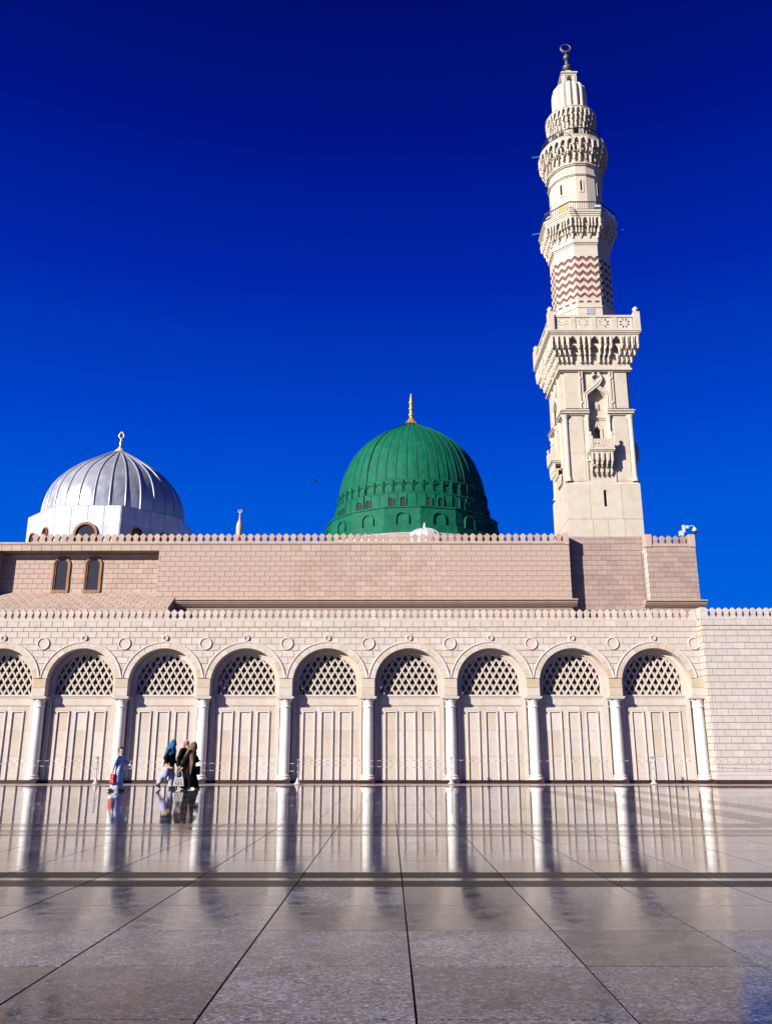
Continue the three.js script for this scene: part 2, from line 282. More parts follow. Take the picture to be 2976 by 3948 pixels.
// ---------- lower arcade ----------
const BAY = 3.717, bays = [-5, -4, -3, -2, -1, 0, 1, 2, 3].map((k) => 0.908 + BAY * k), cols = [-5, -4, -3, -2, -1, 0, 1, 2, 3, 4].map((k) => -0.95 + BAY * k);
const FZ = -39.22, SPR = 4.35, RI = 1.558;
const fac = thing('arcade_facade', 'cream stone arcade of round arches with lattice windows and battlements', 'building', [0, 0, FZ]);
{
  const xl = -20.2, xr = 14.24, p = [[xl, 3.75]];
  for (const c of bays) { p.push([c - RI, 3.75]); p.push(...arc(c, SPR, RI, Math.PI, 0, 40)); p.push([c + RI, 3.75]); }
  p.push([xr, 3.75], [xr, 7.2], [xl, 7.2]);
  mesh('arcade_wall', poly(p, 0.53, -0.53), M.facade[1], fac);
  mesh('roof', bx(xl, xr, 7.0, 7.2, -2.2, -0.535), M.roof, fac);
  mesh('end_wall', bx(xl, xl + 0.3, 0, 7.0, -2.2, -0.54), M.facade[1], fac);
  // top band stands a little forward of the courses below
  mesh('parapet_base', bx(xl, xr - 0.06, 7.16, 7.235, -0.2, 0.04), M.facade[0], fac);
  const rows = [[6.872, 7.16, 0.1], [6.672, 6.868, 0.62], [6.385, 6.672, 0.1]]; let y = 6.385, k = 0; while (y > 3.9) { rows.push([y - 0.293, y, k++ % 2 ? 0.1 : 0.6]); y -= 0.293; }
  const clip = (q, cx, cy) => {
    for (const c of bays) { if (Math.abs(cx - c) > 2.3 || cy > 6.6) continue; if (cy < SPR) { const s = Math.sign(cx - c); q = clipHalf(q, s, 0, s * c + 1.7); } else { const dx = cx - c, dy = cy - SPR, l = Math.hypot(dx, dy); q = clipHalf(q, dx / l, dy / l, (dx * c + dy * SPR) / l + 1.70); } }
    return q;
  };
  brickwork(fac, rows.slice(0, 1), { x0: xl, x1: xr - 0.06, w: 0.519, mats: M.facade, d: 0.05, most: 70, seen: -2 });
  brickwork(fac, rows.slice(1, 10), { x0: xl, x1: xr - 0.06, w: 0.519, mats: M.facade, d: 0.03, most: 225, clip, seen: -2, skip: (a, b, y0) => y0 < 4.45 && b < 12.9 });
  mesh('course_line', bx(xl, xr - 0.06, 6.866, 6.876, 0, 0.012), M.joint, fac);
  merlons(fac, 13.72 - 0.3175 * 107, 107, 0.3175, 0.46, 7.235, 0.02, 0.22, M.facade);
  mesh('end_merlon', poly([[13.72, 7.235], [14.14, 7.235], [14.14, 7.69], [13.98, 7.69], [13.86, 7.58], [13.83, 7.5], [13.86, 7.4], [13.86, 7.37], [13.74, 7.28]].reverse(), 0.16, -0.14), M.facade[0], fac);
  const shaftG = one(lathe([[0.232, 0.36], [0.238, 0.5], [0.24, 1.2], [0.236, 2.2], [0.226, 3.0], [0.222, 3.30]], 32));
  const baseG = one(lathe([[0.0, 0.14], [0.305, 0.14], [0.305, 0.17], [0.318, 0.19], [0.322, 0.215], [0.31, 0.24], [0.282, 0.25], [0.268, 0.275], [0.272, 0.295], [0.29, 0.31], [0.292, 0.33], [0.27, 0.35], [0.25, 0.36], [0.24, 0.385], [0, 0.385]], 32));
  const capG = one(lathe([[0, 3.27], [0.23, 3.27], [0.262, 3.285], [0.27, 3.305], [0.262, 3.325], [0.232, 3.34], [0.228, 3.40], [0.232, 3.50], [0.25, 3.56], [0.285, 3.595], [0.29, 3.635], [0, 3.635]], 32));
  const plinG = one(brickBox(0.62, 0.147, 0.62, 0.01)), abaG = one([brickBox(0.68, 0.045, 0.68, 0.006).translate(0, 3.64, 0), brickBox(0.76, 0.075, 0.72, 0.01).translate(0, 3.678, 0)]);
  for (const cx of cols) {
    const c = group('column', fac, [cx, 0, -0.28]);
    mesh('shaft', shaftG, M.column, c); mesh('base', baseG, M.column, c); mesh('capital', capG, M.column, c); mesh('plinth', plinG, M.plinth, c); mesh('impost', abaG, M.facade[2], c);
    // two springer stones over each column
    const w = BAY - 2 * RI - 0.004;
    mesh('springer', brickGeo(w, 0.36, 0.05), M.vous[Math.floor(rnd() * 6)], fac, [cx, 3.945, 0]);
    mesh('springer', brickGeo(w, 0.40, 0.05), M.ochre[Math.floor(rnd() * 3)], fac, [cx, 4.33, 0]);
    const r = group('roundel', fac, [cx, 6.118, 0]);
    mesh('ring', new THREE.TorusGeometry(0.258, 0.038, 10, 40), M.facade[2], r, [0, 0, 0.05]);
    mesh('disc', new THREE.CylinderGeometry(0.25, 0.25, 0.05, 40).rotateX(Math.PI / 2), M.facade[3], r, [0, 0, 0.018]);
  }
  const N = 13, a0 = R(7), a1 = R(173), vg = [];
  for (let i = 0; i < N; i++) { const s = a0 + (a1 - a0) * i / N + 0.0025, e = a0 + (a1 - a0) * (i + 1) / N - 0.0025; vg.push(metric(poly(arc(0, 0, RI + 0.002, s, e, 4).concat(arc(0, 0, 1.815, e, s, 4)), 0.05))); }
  const hoodG = one([new THREE.TorusGeometry(1.838, 0.04, 8, 56, a1 - a0).rotateZ(a0), new THREE.TorusGeometry(1.80, 0.02, 6, 56, a1 - a0).rotateZ(a0)]), hookG = one([new THREE.TorusGeometry(0.11, 0.045, 10, 26), new THREE.SphereGeometry(0.05, 12, 8).translate(0.02, -0.01, 0.0)]);
  const innerG = one(poly([[-1.57, 0.13], ...arc(0, SPR, 1.57, Math.PI, 0, 36), [1.57, 0.13], [1.40, 0.13], ...arc(0, SPR, 1.383, 0, Math.PI, 36), [-1.40, 0.13]].reverse(), 0.125, -0.53));
  const hole = [[-1.30, 3.862], ...arc(0, SPR, 1.30, Math.PI, 0, 32), [1.30, 3.862]];
  const backG = one(poly([[-BAY / 2, 0], [BAY / 2, 0], [BAY / 2, 7.0], [-BAY / 2, 7.0]], 0.3, -0.83, [hole]));
  const sillG = one([bx(-1.40, 1.40, 3.79, 3.86, -0.53, -0.44), bx(-1.40, 1.40, 3.752, 3.786, -0.53, -0.47)]);
  const friezeG = one([bx(-1.38, 1.38, 3.715, 3.748, -0.53, -0.478), bx(-1.38, 1.38, 3.37, 3.40, -0.53, -0.478), bx(-1.38, 1.38, 3.405, 3.71, -0.53, -0.505)]);
  const frG = one(frame(0.295, 0.138, 3.14));
  const skirtG = one(bx(-1.57, 1.57, 0, 0.135, -0.53, -0.475));
  // lattice bars, each its own length
  const inside = (x, y) => y > 3.862 && (y < SPR ? Math.abs(x) < 1.315 : Math.hypot(x, y - SPR) < 1.315), bars = [], S = 0.314 / 0.542;
  for (const s of [-1, 1]) for (let i = -14; i <= 14; i++) {
    let lo = null, hi = null; const c = i * 0.314;
    for (let y = 3.863; y < 5.68; y += 0.01) { const x = c + s * S * (y - 3.862); if (inside(x, y)) { if (lo === null) lo = y; hi = y; } }
    if (lo === null || hi - lo < 0.12) continue;
    bars.push(metric(bar([c + s * S * (lo - 3.862), lo, s * 0.006 - 0.62], [c + s * S * (hi - 3.862), hi, s * 0.006 - 0.62], 0.068, 0.10)));
  }
  const tips = []; const tip = metric(poly([[0, -0.18], [0.088, -0.045], [0.075, 0.01], [0.034, 0.02], [0, 0.085], [-0.034, 0.02], [-0.075, 0.01], [-0.088, -0.045]], 0.05, -0.70));
  for (let j = 0; j < 8; j++) for (let i = -9; i <= 9; i++) { const x = (i + (j % 2 ? 0.5 : 0)) * 0.314, y = 3.862 + j * 0.271; if (inside(x, y - 0.09) && inside(x, y + 0.1) || (j === 0 && Math.abs(x) < 1.2)) { const g = tip.clone(); g.translate(x, y + 0.14, 0); g.userData.metric = true; tips.push(g); } }
  const tipsG = one(tips);
  bays.forEach((cx, b) => {
    const a = group('arch', fac, [cx, SPR, 0]);
    for (const g of vg) mesh('voussoir', g, M.vous[Math.floor(rnd() * 6)], a);
    mesh('hood_mould', hoodG, M.facade[2], a, [0, 0, 0.045]); mesh('scroll_knot', hookG, M.facade[2], a, [0, 2.01, 0.06]);
    mesh('inner_arch', innerG, M.facade[b % 6], fac, [cx, 0, 0]);
    mesh('back_wall', backG, M.door[b % 4], fac, [cx, 0, 0]);
    const sc = group('lattice_window', fac, [cx, 0, 0]);
    for (const g of bars) mesh('lattice_bar', g, M.cream, sc);
    tag(mesh('lattice_points', tipsG, M.cream, sc), null, null, null, 'stuff');
    mesh('sill', sillG, M.facade[2], sc);
    const d = group('blind_door', fac, [cx, 0, 0]);
    mesh('frieze', friezeG, M.door[0], d); mesh('skirting', skirtG, M.plinth, d);
    const ys = [0.138, 1.133, 2.265, 3.07];
    for (const px of [-0.825, 0, 0.825]) {
      mesh('panel_frame', frG, M.facade[2], d, [px, 0, -0.53]);
      for (let r = 0; r < 3; r++) mesh('stone_panel', brickGeo(0.47, ys[r + 1] - ys[r] - 0.006, 0.012, 0.003), M.door[Math.floor(rnd() * 4)], d, [px, (ys[r] + ys[r + 1]) / 2, -0.53]);
    }
    const ys2 = [0.138, 1.133, 2.265, 3.36];
    for (const [u, v] of [[-1.38, -1.125], [-0.525, -0.30], [0.30, 0.525], [1.125, 1.38]]) for (let r = 0; r < 3; r++) mesh('stone_panel', brickGeo(v - u, ys2[r + 1] - ys2[r] - 0.006, 0.014, 0.003), M.door[Math.floor(rnd() * 4)], d, [(u + v) / 2, (ys2[r] + ys2[r + 1]) / 2, -0.53]);
    for (const px of [-0.825, 0, 0.825]) mesh('stone_panel', brickGeo(0.59, 0.2, 0.014, 0.003), M.door[Math.floor(rnd() * 4)], d, [px, 3.26, -0.53]);
  });
}
function brickBox(w, h, d, b) { // box with a bevelled rim all round, base at y = 0
  const s = new THREE.Shape([[-w / 2 + b, -d / 2 + b], [w / 2 - b, -d / 2 + b], [w / 2 - b, d / 2 - b], [-w / 2 + b, d / 2 - b]].map(([x, y]) => new THREE.Vector2(x, y)));
  const g = new THREE.ExtrudeGeometry(s, { depth: h - 2 * b, bevelEnabled: true, bevelThickness: b, bevelSize: b, bevelSegments: 1 }); g.rotateX(-Math.PI / 2); g.translate(0, b, 0); return g;
}
function frame(w, y0, y1) { // three-sided raised door moulding with a rounded lip
  const o = [[-w, y0], [-w + 0.062, y0], [-w + 0.062, y1 - 0.062], [w - 0.062, y1 - 0.062], [w - 0.062, y0], [w, y0], [w, y1], [-w, y1]];
  const s = new THREE.Shape(o.map(([x, y]) => new THREE.Vector2(x, y)));
  return new THREE.ExtrudeGeometry(s, { depth: 0.062, bevelEnabled: true, bevelThickness: 0.012, bevelSize: 0.008, bevelOffset: -0.008, bevelSegments: 1 });
}
console.log('arcade ready');

// ---------- corner wing ----------
const wing = thing('corner_wing', 'plain pinkish stone wing with ruled blocks at the right end of the arcade', 'building', [14.19, 0, -38.75]);
{
    mesh('wall_core', bx(0, 3.44, 0, 7.2, -6, -0.0), M.joint, wing);
  const rows = []; let y = 0.53, k = 0; while (y < 6.38) { rows.push([y, y + 0.2935, k++ % 2 ? 0.02 : 0.52]); y += 0.2935; }
  rows.push([y, 6.66, 0.02], [6.672, 6.868, 0.52]);
  brickwork(wing, rows, { x0: 0.16, x1: 3.44, w: 0.52, mats: M.wing, d: 0.035, most: 280, seen: 1 });
  brickwork(wing, rows, { x0: 0, x1: 0.15, w: 0.6, mats: M.wing, d: 0.035, most: 60 });
  brickwork(wing, [[6.876, 7.16, 0.02]], { x0: 0.0, x1: 3.44, w: 0.52, mats: M.wing, d: 0.06 });
  brickwork(wing, [...rows, [6.876, 7.16, 0.3], [0.17, 0.52, 0]], { x0: 0.0, x1: 1.02, w: 1.02, mats: M.facade, d: 0.03, at: [0, 0, -1.0], turn: -Math.PI / 2, name: 'side_stone' });
  brickwork(wing, [...rows, [6.876, 7.16, 0.3], [0.17, 0.52, 0]], { x0: 0.0, x1: 6.0, w: 0.6, mats: M.wing, d: 0.03, at: [3.44, 0, 0], turn: Math.PI / 2, name: 'side_stone' });
  for (let i = 0; i < 2; i++) { mesh('base_slab', brickGeo(1.71, 0.175, 0.05, 0.004), M.wing[i], wing, [0.86 + i * 1.72, 0.44, 0]); mesh('base_slab', brickGeo(i ? 2.2 : 1.22, 0.175, 0.05, 0.004), M.wing[i + 1], wing, [i ? 2.34 : 0.62, 0.26, 0]); }
  mesh('skirting', [bx(-0.05, 3.5, 0, 0.165, -5.9, 0.06)], M.plinth, wing);
  mesh('parapet_base', bx(-0.035, 3.46, 7.162, 7.235, -0.2, 0.05), M.wing[2], wing);
  merlons(wing, 0.40, 9, 0.308, 0.46, 7.235, 0.03, 0.22, M.wing);
  mesh('corner_post', poly([[-0.03, 7.235], [0.40, 7.235], [0.36, 7.3], [0.30, 7.36], [0.30, 7.4], [0.33, 7.5], [0.37, 7.55], [0.36, 7.6], [0.20, 7.7], [-0.03, 7.7]], 0.6, -0.55), M.wing[2], wing);
  mesh('corner_post', poly([[3.17, 7.235], [3.46, 7.235], [3.46, 7.7], [3.33, 7.7], [3.22, 7.6], [3.2, 7.5], [3.24, 7.4], [3.26, 7.36], [3.2, 7.28]], 0.6, -0.55), M.wing[2], wing);
}

// ---------- pink upper storey ----------
const UZ = -41.33;
function moulding(x0, x1, y, s, out, ret = 0.35) { // stepped cornice below y, standing out from z = 0
  const prof = [[0, 0], [out, 0], [out, -0.055], [out * 0.9, -0.075], [out * 0.78, -0.09], [out * 0.74, -0.15], [out * 0.62, -0.155], [out * 0.62, -0.20], [out * 0.42, -0.26], [out * 0.2, -0.33], [0.0, -0.35]].map(([a, b]) => [a * s, b * s]);
  const sh = new THREE.Shape(prof.map(([a, b]) => new THREE.Vector2(a, b))), q = new THREE.ExtrudeGeometry(sh, { depth: x1 - x0, bevelEnabled: false }), a = q.attributes.position;
  for (let i = 0; i < a.count; i++) { const X = a.getX(i), Y = a.getY(i), Z = a.getZ(i); a.setXYZ(i, x0 + Z, y + Y, X); }
  const idx = a.array; for (let i = 0; i < a.count; i += 3) for (let c = 0; c < 3; c++) { const t = idx[i * 3 + 3 + c]; idx[i * 3 + 3 + c] = idx[i * 3 + 6 + c]; idx[i * 3 + 6 + c] = t; }
  return flat(q);
}
const upper = thing('upper_storey', 'long pink brick upper storey with leaf battlements and two arched windows', 'building', [0, 0, UZ]);
{
  const xl = -24, xr = 8.95, rl = -19.4, rt = 10.99, rrx = -11.42;
  mesh('wall_core', [bx(rrx, xr, 0, 11.30, -2.6, -0.004), bx(xl, rl, 0, 11.30, -2.6, -0.004), bx(rl, rrx, rt, 11.30, -2.6, -0.004), bx(rl, rrx, 0, rt, -2.6, -0.594)], M.pinkJoint, upper);
  const rows = [[10.964, 11.296, 0.2]]; let y = 10.964, k = 0; while (y > 7.9) { rows.push([y - 0.252, y, k++ % 2 ? 0.2 : 0.7]); y -= 0.252; }
  brickwork(upper, rows.slice(0, 12), { x0: rrx, x1: xr, w: 0.497, mats: M.pink, d: 0.03, gap: 0.011, most: 190, seen: -1, skip: (a, b, y0, y1) => y1 < 8.0 });
  brickwork(upper, [[rt + 0.005, 11.296, 0.2]], { x0: xl, x1: rrx, w: 0.497, mats: M.pink, d: 0.03, gap: 0.011, most: 15, seen: -13 });
  const wins = [-16.405, -14.81];
  const cl = (q, cx, cy) => { for (const wx of wins) { if (Math.abs(cx - wx) > 0.75 || cy > 11) continue; if (cy < 10.4) { const s = cx < wx ? -1 : 1; q = clipHalf(q, s, 0, s * wx + 0.40); } else { const dx = cx - wx, dy = cy - 10.40, l = Math.hypot(dx, dy) || 1; q = clipHalf(q, dx / l, dy / l, (dx * wx + dy * 10.40) / l + 0.40); } } return q; };
  brickwork(upper, rows.slice(1, 10), { x0: rl, x1: rrx, w: 0.497, mats: M.pink, d: 0.03, gap: 0.011, at: [0, 0, -0.59], most: 85, seen: -14, clip: cl });
  for (const wx of wins) {
    const w = group('window', upper, [wx, 8.99, -0.59]), o = (r) => [[-r, 0], [r, 0], ...arc(0, 1.41, r, 0, Math.PI, 20)], fr = (r, q, b) => poly([[-r, 0], [r, 0], ...arc(0, 1.41, r, 0, Math.PI, 20)], q, 0, [[[-b, r - b + 0.06], ...arc(0, 1.41, b, Math.PI, 0, 20), [b, r - b + 0.06]]]);
    mesh('frame', fr(0.43, 0.10, 0.36), M.wood, w); mesh('frame', fr(0.37, 0.06, 0.29), M.wood, w);
    mesh('dark_pane', poly(o(0.30), 0.01, 0.008).translate(0, 0.1, 0), M.darkGlass, w); mesh('sill', bx(-0.43, 0.43, -0.02, 0.05, 0, 0.13), M.wood, w);
  }
  // battered brick apron below the windows
  const P = [[-0.59, 8.99], [1.22, 7.92], [1.22, 6.9], [-0.59, 6.9]], sh = new THREE.Shape(P.map(([a, b]) => new THREE.Vector2(a, b))), g = new THREE.ExtrudeGeometry(sh, { depth: 1, bevelEnabled: false }), a = g.attributes.position, ax0 = -19.4, ax1 = -10.47;
  for (let i = 0; i < a.count; i++) { const X = a.getX(i), Y = a.getY(i), Z = a.getZ(i); a.setXYZ(i, ax0 + Z * (ax1 - ax0), Y, X); }
  mesh('apron_core', flat(g), M.pinkJoint, upper);
  const apron = group('apron', upper, [0, 8.99, -0.59]), L = Math.hypot(1.81, 1.07), ang = Math.atan2(1.07, 1.81); apron.rotation.x = -(Math.PI / 2 - ang);
  const ar = []; for (let i = 0; i < 7; i++) ar.push([-L + i * L / 7, -L + (i + 1) * L / 7, i % 2 ? 0.1 : 0.6]);
  brickwork(apron, ar, { x0: ax0, x1: ax1, w: 0.497, mats: M.pink, d: 0.025, gap: 0.011, most: 120 });
  brickwork(upper, [[7.6, 7.91, 0.3], [7.3, 7.6, 0.8]], { x0: ax0, x1: ax1, w: 0.497, mats: M.pink, d: 0.025, gap: 0.011, at: [0, 0, 1.22], most: 40 });
  const top = [M.pinkPlain];
  mesh('string_mould', [bx(xl, xr - 0.28, 11.305, 11.43, -0.2, 0.06), bx(xl, xr - 0.28, 11.34, 11.40, 0, 0.085)], M.pinkPlain, upper);
  merlons(upper, xr - 0.3 - 0.358 * 74, 74, 0.358, 0.445, 11.435, 0.02, 0.22, M.pink);
  mesh('end_post', [bx(xr - 0.28, xr, 11.305, 11.9, -0.5, 0.07)], M.pinkPlain, upper);
  mesh('cornice', moulding(-10.36, 9.15, 8.51, 1.0, 0.42), M.pinkPlain, upper);
}

// ---------- brick block under the minaret, and the small corner block ----------
const under = thing('minaret_base_block', 'set back dark pink brick block directly under the minaret', 'building', [9.0, 0, -42.0]);
{
  mesh('wall_core', bx(-0.3, 3.96, 0, 11.86, -3.85, -0.004), M.pinkJoint, under);
  const rows = []; let y = 11.86; rows.push([y - 0.12, y, 0.3]); y -= 0.12; rows.push([y - 0.25, y, 0.8], [y - 0.6, y - 0.25, 0.3]); y -= 0.6; let k = 0; while (y > 7.3) { rows.push([y - 0.252, y, k++ % 2 ? 0.3 : 0.8]); y -= 0.252; }
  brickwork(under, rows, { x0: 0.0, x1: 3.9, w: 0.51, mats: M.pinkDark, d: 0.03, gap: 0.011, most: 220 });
}
const block = thing('corner_block', 'small dark pink brick block with battlements right of the minaret', 'building', [12.78, 0, UZ]);
{
  const W = 2.43;
  mesh('wall_core', bx(0, W, 0, 11.2, -2.6, -0.004), M.pinkJoint, block);
  const rows = [[10.90, 11.16, 0.1]]; let y = 10.9, k = 0; while (y > 7.3) { rows.push([y - 0.252, y, k++ % 2 ? 0.1 : 0.6]); y -= 0.252; }
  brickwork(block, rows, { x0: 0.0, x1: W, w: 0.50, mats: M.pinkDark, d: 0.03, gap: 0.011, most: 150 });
  brickwork(block, rows, { x0: 0.0, x1: 0.67, w: 0.67, mats: M.facade, d: 0.02, gap: 0.008, at: [0, 0, -0.67], turn: -Math.PI / 2, name: 'side_stone' });
  mesh('string_mould', [bx(0.2, W - 0.2, 11.2, 11.30, -0.2, 0.06)], M.pinkPlain, block);
  mesh('top_course', bx(-0.02, W, 11.165, 11.2, -0.3, 0.035), M.pinkDark[0], block);
  merlons(block, 0.29, 5, 0.345, 0.445, 11.31, 0.02, 0.16, M.pinkDark);
  for (const x of [0, W - 0.28]) mesh('end_post', bx(x - 0.02, x + 0.28, 11.165, 11.80, -0.5, 0.08), M.pinkPlain, block);
  mesh('half_merlon', poly([[2.02, 11.31], [2.16, 11.31], [2.16, 11.78], [2.03, 11.66], [2.04, 11.55], [2.08, 11.44]], 0.15, -0.14), M.pinkDark[0], block);
  mesh('cornice', moulding(-0.36, W + 0.2, 8.45, 1.0, 0.42), M.pinkPlain, block);
  mesh('drain_pipe', tube([[-0.14, 11.0, -0.45], [-0.14, 9.9, -0.45], [-0.13, 8.8, -0.43], [-0.1, 7.0, -0.4]], 0.035, 20, 8), M.bronze, block);
}
console.log('upper storey ready');
// ---------- minaret ----------
const min = thing('minaret', 'tall cream stone minaret with three galleries and a crescent finial', 'minaret', [11.06, 0, -43.9]);
{
  const A = 1.9; // half width of the square shaft
  const S4 = [0, 1, 2, 3].map((k) => k * Math.PI / 2); // the four sides
  const side = (name, gs, m, k, parent = min) => { const o = mesh(name, gs, m, parent); o.rotation.y = S4[k]; return o; };
  const vis = [0, 1, 2, 3];
  mesh('shaft_core', [bx(-0.9, 0.9, 11.87, 21.5, -0.9, 0.9), bx(-A + 0.03, A - 0.03, 21.3, 22.95, -A + 0.03, A - 0.03)], M.minaretB, min);
  const W = A - 0.004, slab = (x0, x1, y0, y1, m, k, hole) => { const g = hole ? poly([[x0, y0], [x1, y0], [x1, y1], [x0, y1]], 0.25, A - 0.25, [hole]) : bx(x0, x1, y0, y1, A - 0.25, A); side('stone_slab', g, m, k); };
  const mm = [M.minaret, M.minaretB];
  for (const k of vis) {
    const j = 0.016;
    // plain slabs with thin joints
    [[-W, -0.67], [-0.67 + j, 0.1], [0.1 + j, 0.95], [0.95 + j, W]].forEach(([u, v], i) => slab(u, v, 11.87, 12.80, mm[i % 2], k));
    [[-W, -0.73], [0.89 + j, W]].forEach(([u, v], i) => slab(u, v, 12.80 + j, 14.68, mm[i % 2], k));
    slab(-0.73 + j, 0.89, 12.80 + j, 14.68, M.minaret, k, [[-0.02, 13.47], [-0.02, 14.36], [0.15, 14.36], [0.15, 13.47]]);
    // shoulder, then the face between the corner shafts
    side('shoulder', prismSide(A, 1.72, 14.68, 14.86), M.minaret, k);
    const f = 1.72, face = (pts, holes) => poly(pts, 0.30, f - 0.30, holes);
    const nich = [[-0.46, 15.2], ...[[-0.46, 19.62], [-0.40, 19.72], [-0.2, 19.95], [-0.06, 20.06], [0.02, 20.2], [0.1, 20.06], [0.24, 19.95], [0.44, 19.72], [0.50, 19.62]], [0.50, 15.2]];
    side('shaft_face', face([[-f + 0.004, 14.8], [f - 0.004, 14.8], [f - 0.004, 21.3], [-f + 0.004, 21.3]], [nich]), M.minaret, k);
    side('niche_back', poly([[-0.6, 15.1], [0.62, 15.1], [0.62, 20.3], [-0.6, 20.3]], 0.2, f - 0.504, [[[-0.18, 17.0], [-0.18, 17.86], [-0.1, 17.95], [-0.03, 18.02], [0.01, 18.25], [0.05, 18.02], [0.12, 17.95], [0.20, 17.86], [0.20, 17.0]]]), M.minaretB, k);
    for (const [u, v] of [[-1.55, -0.80], [0.82, 1.55]]) { [[14.9, 16.43], [16.44, 18.55]].forEach(([a, b], i) => side('stone_slab', bx(u, v, a, b, f, f + 0.03), mm[i], k)); side('stone_slab', bx(u - 0.12, v + 0.12 * (u > 0 ? 1 : -0.6), 18.95, 20.98, f, f + 0.10), M.minaretB, k); }
    // cornices
    for (const [a, b, o] of [[18.55, 18.63, 0.10], [18.63, 18.75, 0.19], [18.75, 18.80, 0.25], [18.80, 18.86, 0.17]]) side('mid_cornice', poly([[-f - o + 0.004, a], [-0.46, a], [-0.46, b], [-f - o + 0.004, b]], o, f), M.minaret, k), side('mid_cornice', poly([[0.50, a], [f + o - 0.004, a], [f + o - 0.004, b], [0.50, b]], o, f), M.minaret, k);
    for (const [a, b, o] of [[18.42, 18.50, 0.04], [18.50, 18.62, 0.08]]) side('niche_cornice', bx(-0.45, 0.49, a, b, f - 0.30, f - 0.30 + o), M.minaret, k);
    
    
    // upright split mouldings, gable mouldings and the interlaced knot
    for (const x of [-0.79, 0.83]) for (const s of [-0.07, 0.07]) side('upright_mould', [bar([x + s, 18.9, f + 0.09], [x + s, 21.04, f + 0.09], 0.07, 0.16)], M.minaret, k);
    for (const [x, y] of [[-0.79, 20.65], [-0.79, 19.25], [0.83, 20.65], [0.83, 19.25]]) side('bead', new THREE.SphereGeometry(0.07, 12, 8).translate(x, y, f + 0.16), M.minaret, k);
    const strand = (pts, dz) => { const g = tube(pts.map(([x, y]) => [x, y, 0]), 0.055, 40, 8); g.scale(1, 1, 1.2); g.translate(0, 0, f + 0.10 + dz); return g; };
    for (const o of [0, 0.11]) { side('knot_mould', strand([[-0.62 + o, 18.9], [-0.62 + o, 19.3], [-0.62 + o, 19.72 - o * 0.3], [-0.2 + o * 0.5, 20.12 - o], [0.12 + o * 0.6, 20.42 - o], [0.3 + o * 0.3, 20.72 - o * 0.5], [0.16 - o * 0.5, 21.0 - o]], 0.03), M.minaret, k); side('knot_mould', strand([[0.68 - o, 18.9], [0.68 - o, 19.3], [0.68 - o, 19.72 - o * 0.3], [0.28 - o * 0.5, 20.1 - o], [-0.02 - o * 0.6, 20.42 - o], [-0.2 - o * 0.3, 20.72 - o * 0.5], [-0.06 + o * 0.5, 21.0 - o]], 0.0), M.minaret, k); }
    // niche: little house relief, window, side colonnettes
    side('relief', [poly([[-0.13, 19.0], [0.17, 19.0], [0.17, 19.32], [0.02, 19.52], [-0.13, 19.32]], 0.06, f - 0.30), poly([[-0.07, 19.06], [0.11, 19.06], [0.11, 19.3], [0.02, 19.42], [-0.07, 19.3]], 0.09, f - 0.30)], M.minaret, k);
    side('window_surround', poly([[-0.26, 16.95], [0.28, 16.95], [0.28, 17.95], [0.16, 18.06], [0.01, 18.36], [-0.14, 18.06], [-0.26, 17.95]], 0.05, f - 0.30, [[[-0.18, 17.0], [-0.18, 17.86], [-0.1, 17.95], [-0.03, 18.02], [0.01, 18.25], [0.05, 18.02], [0.12, 17.95], [0.20, 17.86], [0.20, 17.0]]]), M.minaret, k);
    for (const x of [-0.55, 0.59]) side('colonnette', [new THREE.CylinderGeometry(0.075, 0.08, 2.2, 14).translate(x, 17.1, f + 0.03), lathe([[0.08, 18.2], [0.095, 18.22], [0.08, 18.26], [0.10, 18.42], [0.13, 18.54]], 14).translate(x, 0, f + 0.03), lathe([[0.13, 15.98], [0.12, 16.04], [0.085, 16.1]], 14).translate(x, 0, f + 0.03)], M.minaret, k);
    side('corner_shaft', [new THREE.CylinderGeometry(0.13, 0.135, 3.1, 18).translate(-f - 0.0, 16.65, f + 0.0), lathe([[0.13, 18.1], [0.16, 18.13], [0.13, 18.17], [0.14, 18.35], [0.24, 18.55]], 18).translate(-f, 0, f), lathe([[0.2, 14.86], [0.16, 14.98], [0.14, 15.12], [0.13, 15.16]], 18).translate(-f, 0, f)], M.minaret, k);
    // framed field below the balcony
    side('bracket_frame', poly([[-0.78, 14.80], [0.74, 14.80], [0.74, 16.38], [-0.78, 16.38]], 0.07, f, [[[-0.68, 14.90], [-0.68, 16.38], [0.64, 16.38], [0.64, 14.90]]]), M.minaret, k);
    side('bracket_panel', bx(-0.68, 0.64, 14.9, 16.4, f - 0.02, f + 0.012), M.minaretB, k);
    const b = group('balcony', min); b.rotation.y = S4[k];
    const ox = -0.02;
    mesh('floor_slab', [bx(-0.66 + ox, 0.66 + ox, 16.42, 16.50, f, f + 0.62), bx(-0.62 + ox, 0.62 + ox, 16.34, 16.42, f, f + 0.56)], M.minaret, b);
    const rail = (w) => poly([[-w, 16.5], [w, 16.5], [w, 17.02], [-w, 17.02]], 0.06, 0, holesGrid(w, 16.58, 16.96));
    mesh('pierced_panel', rail(0.46).translate(ox, 0, f + 0.54), M.minaret, b);
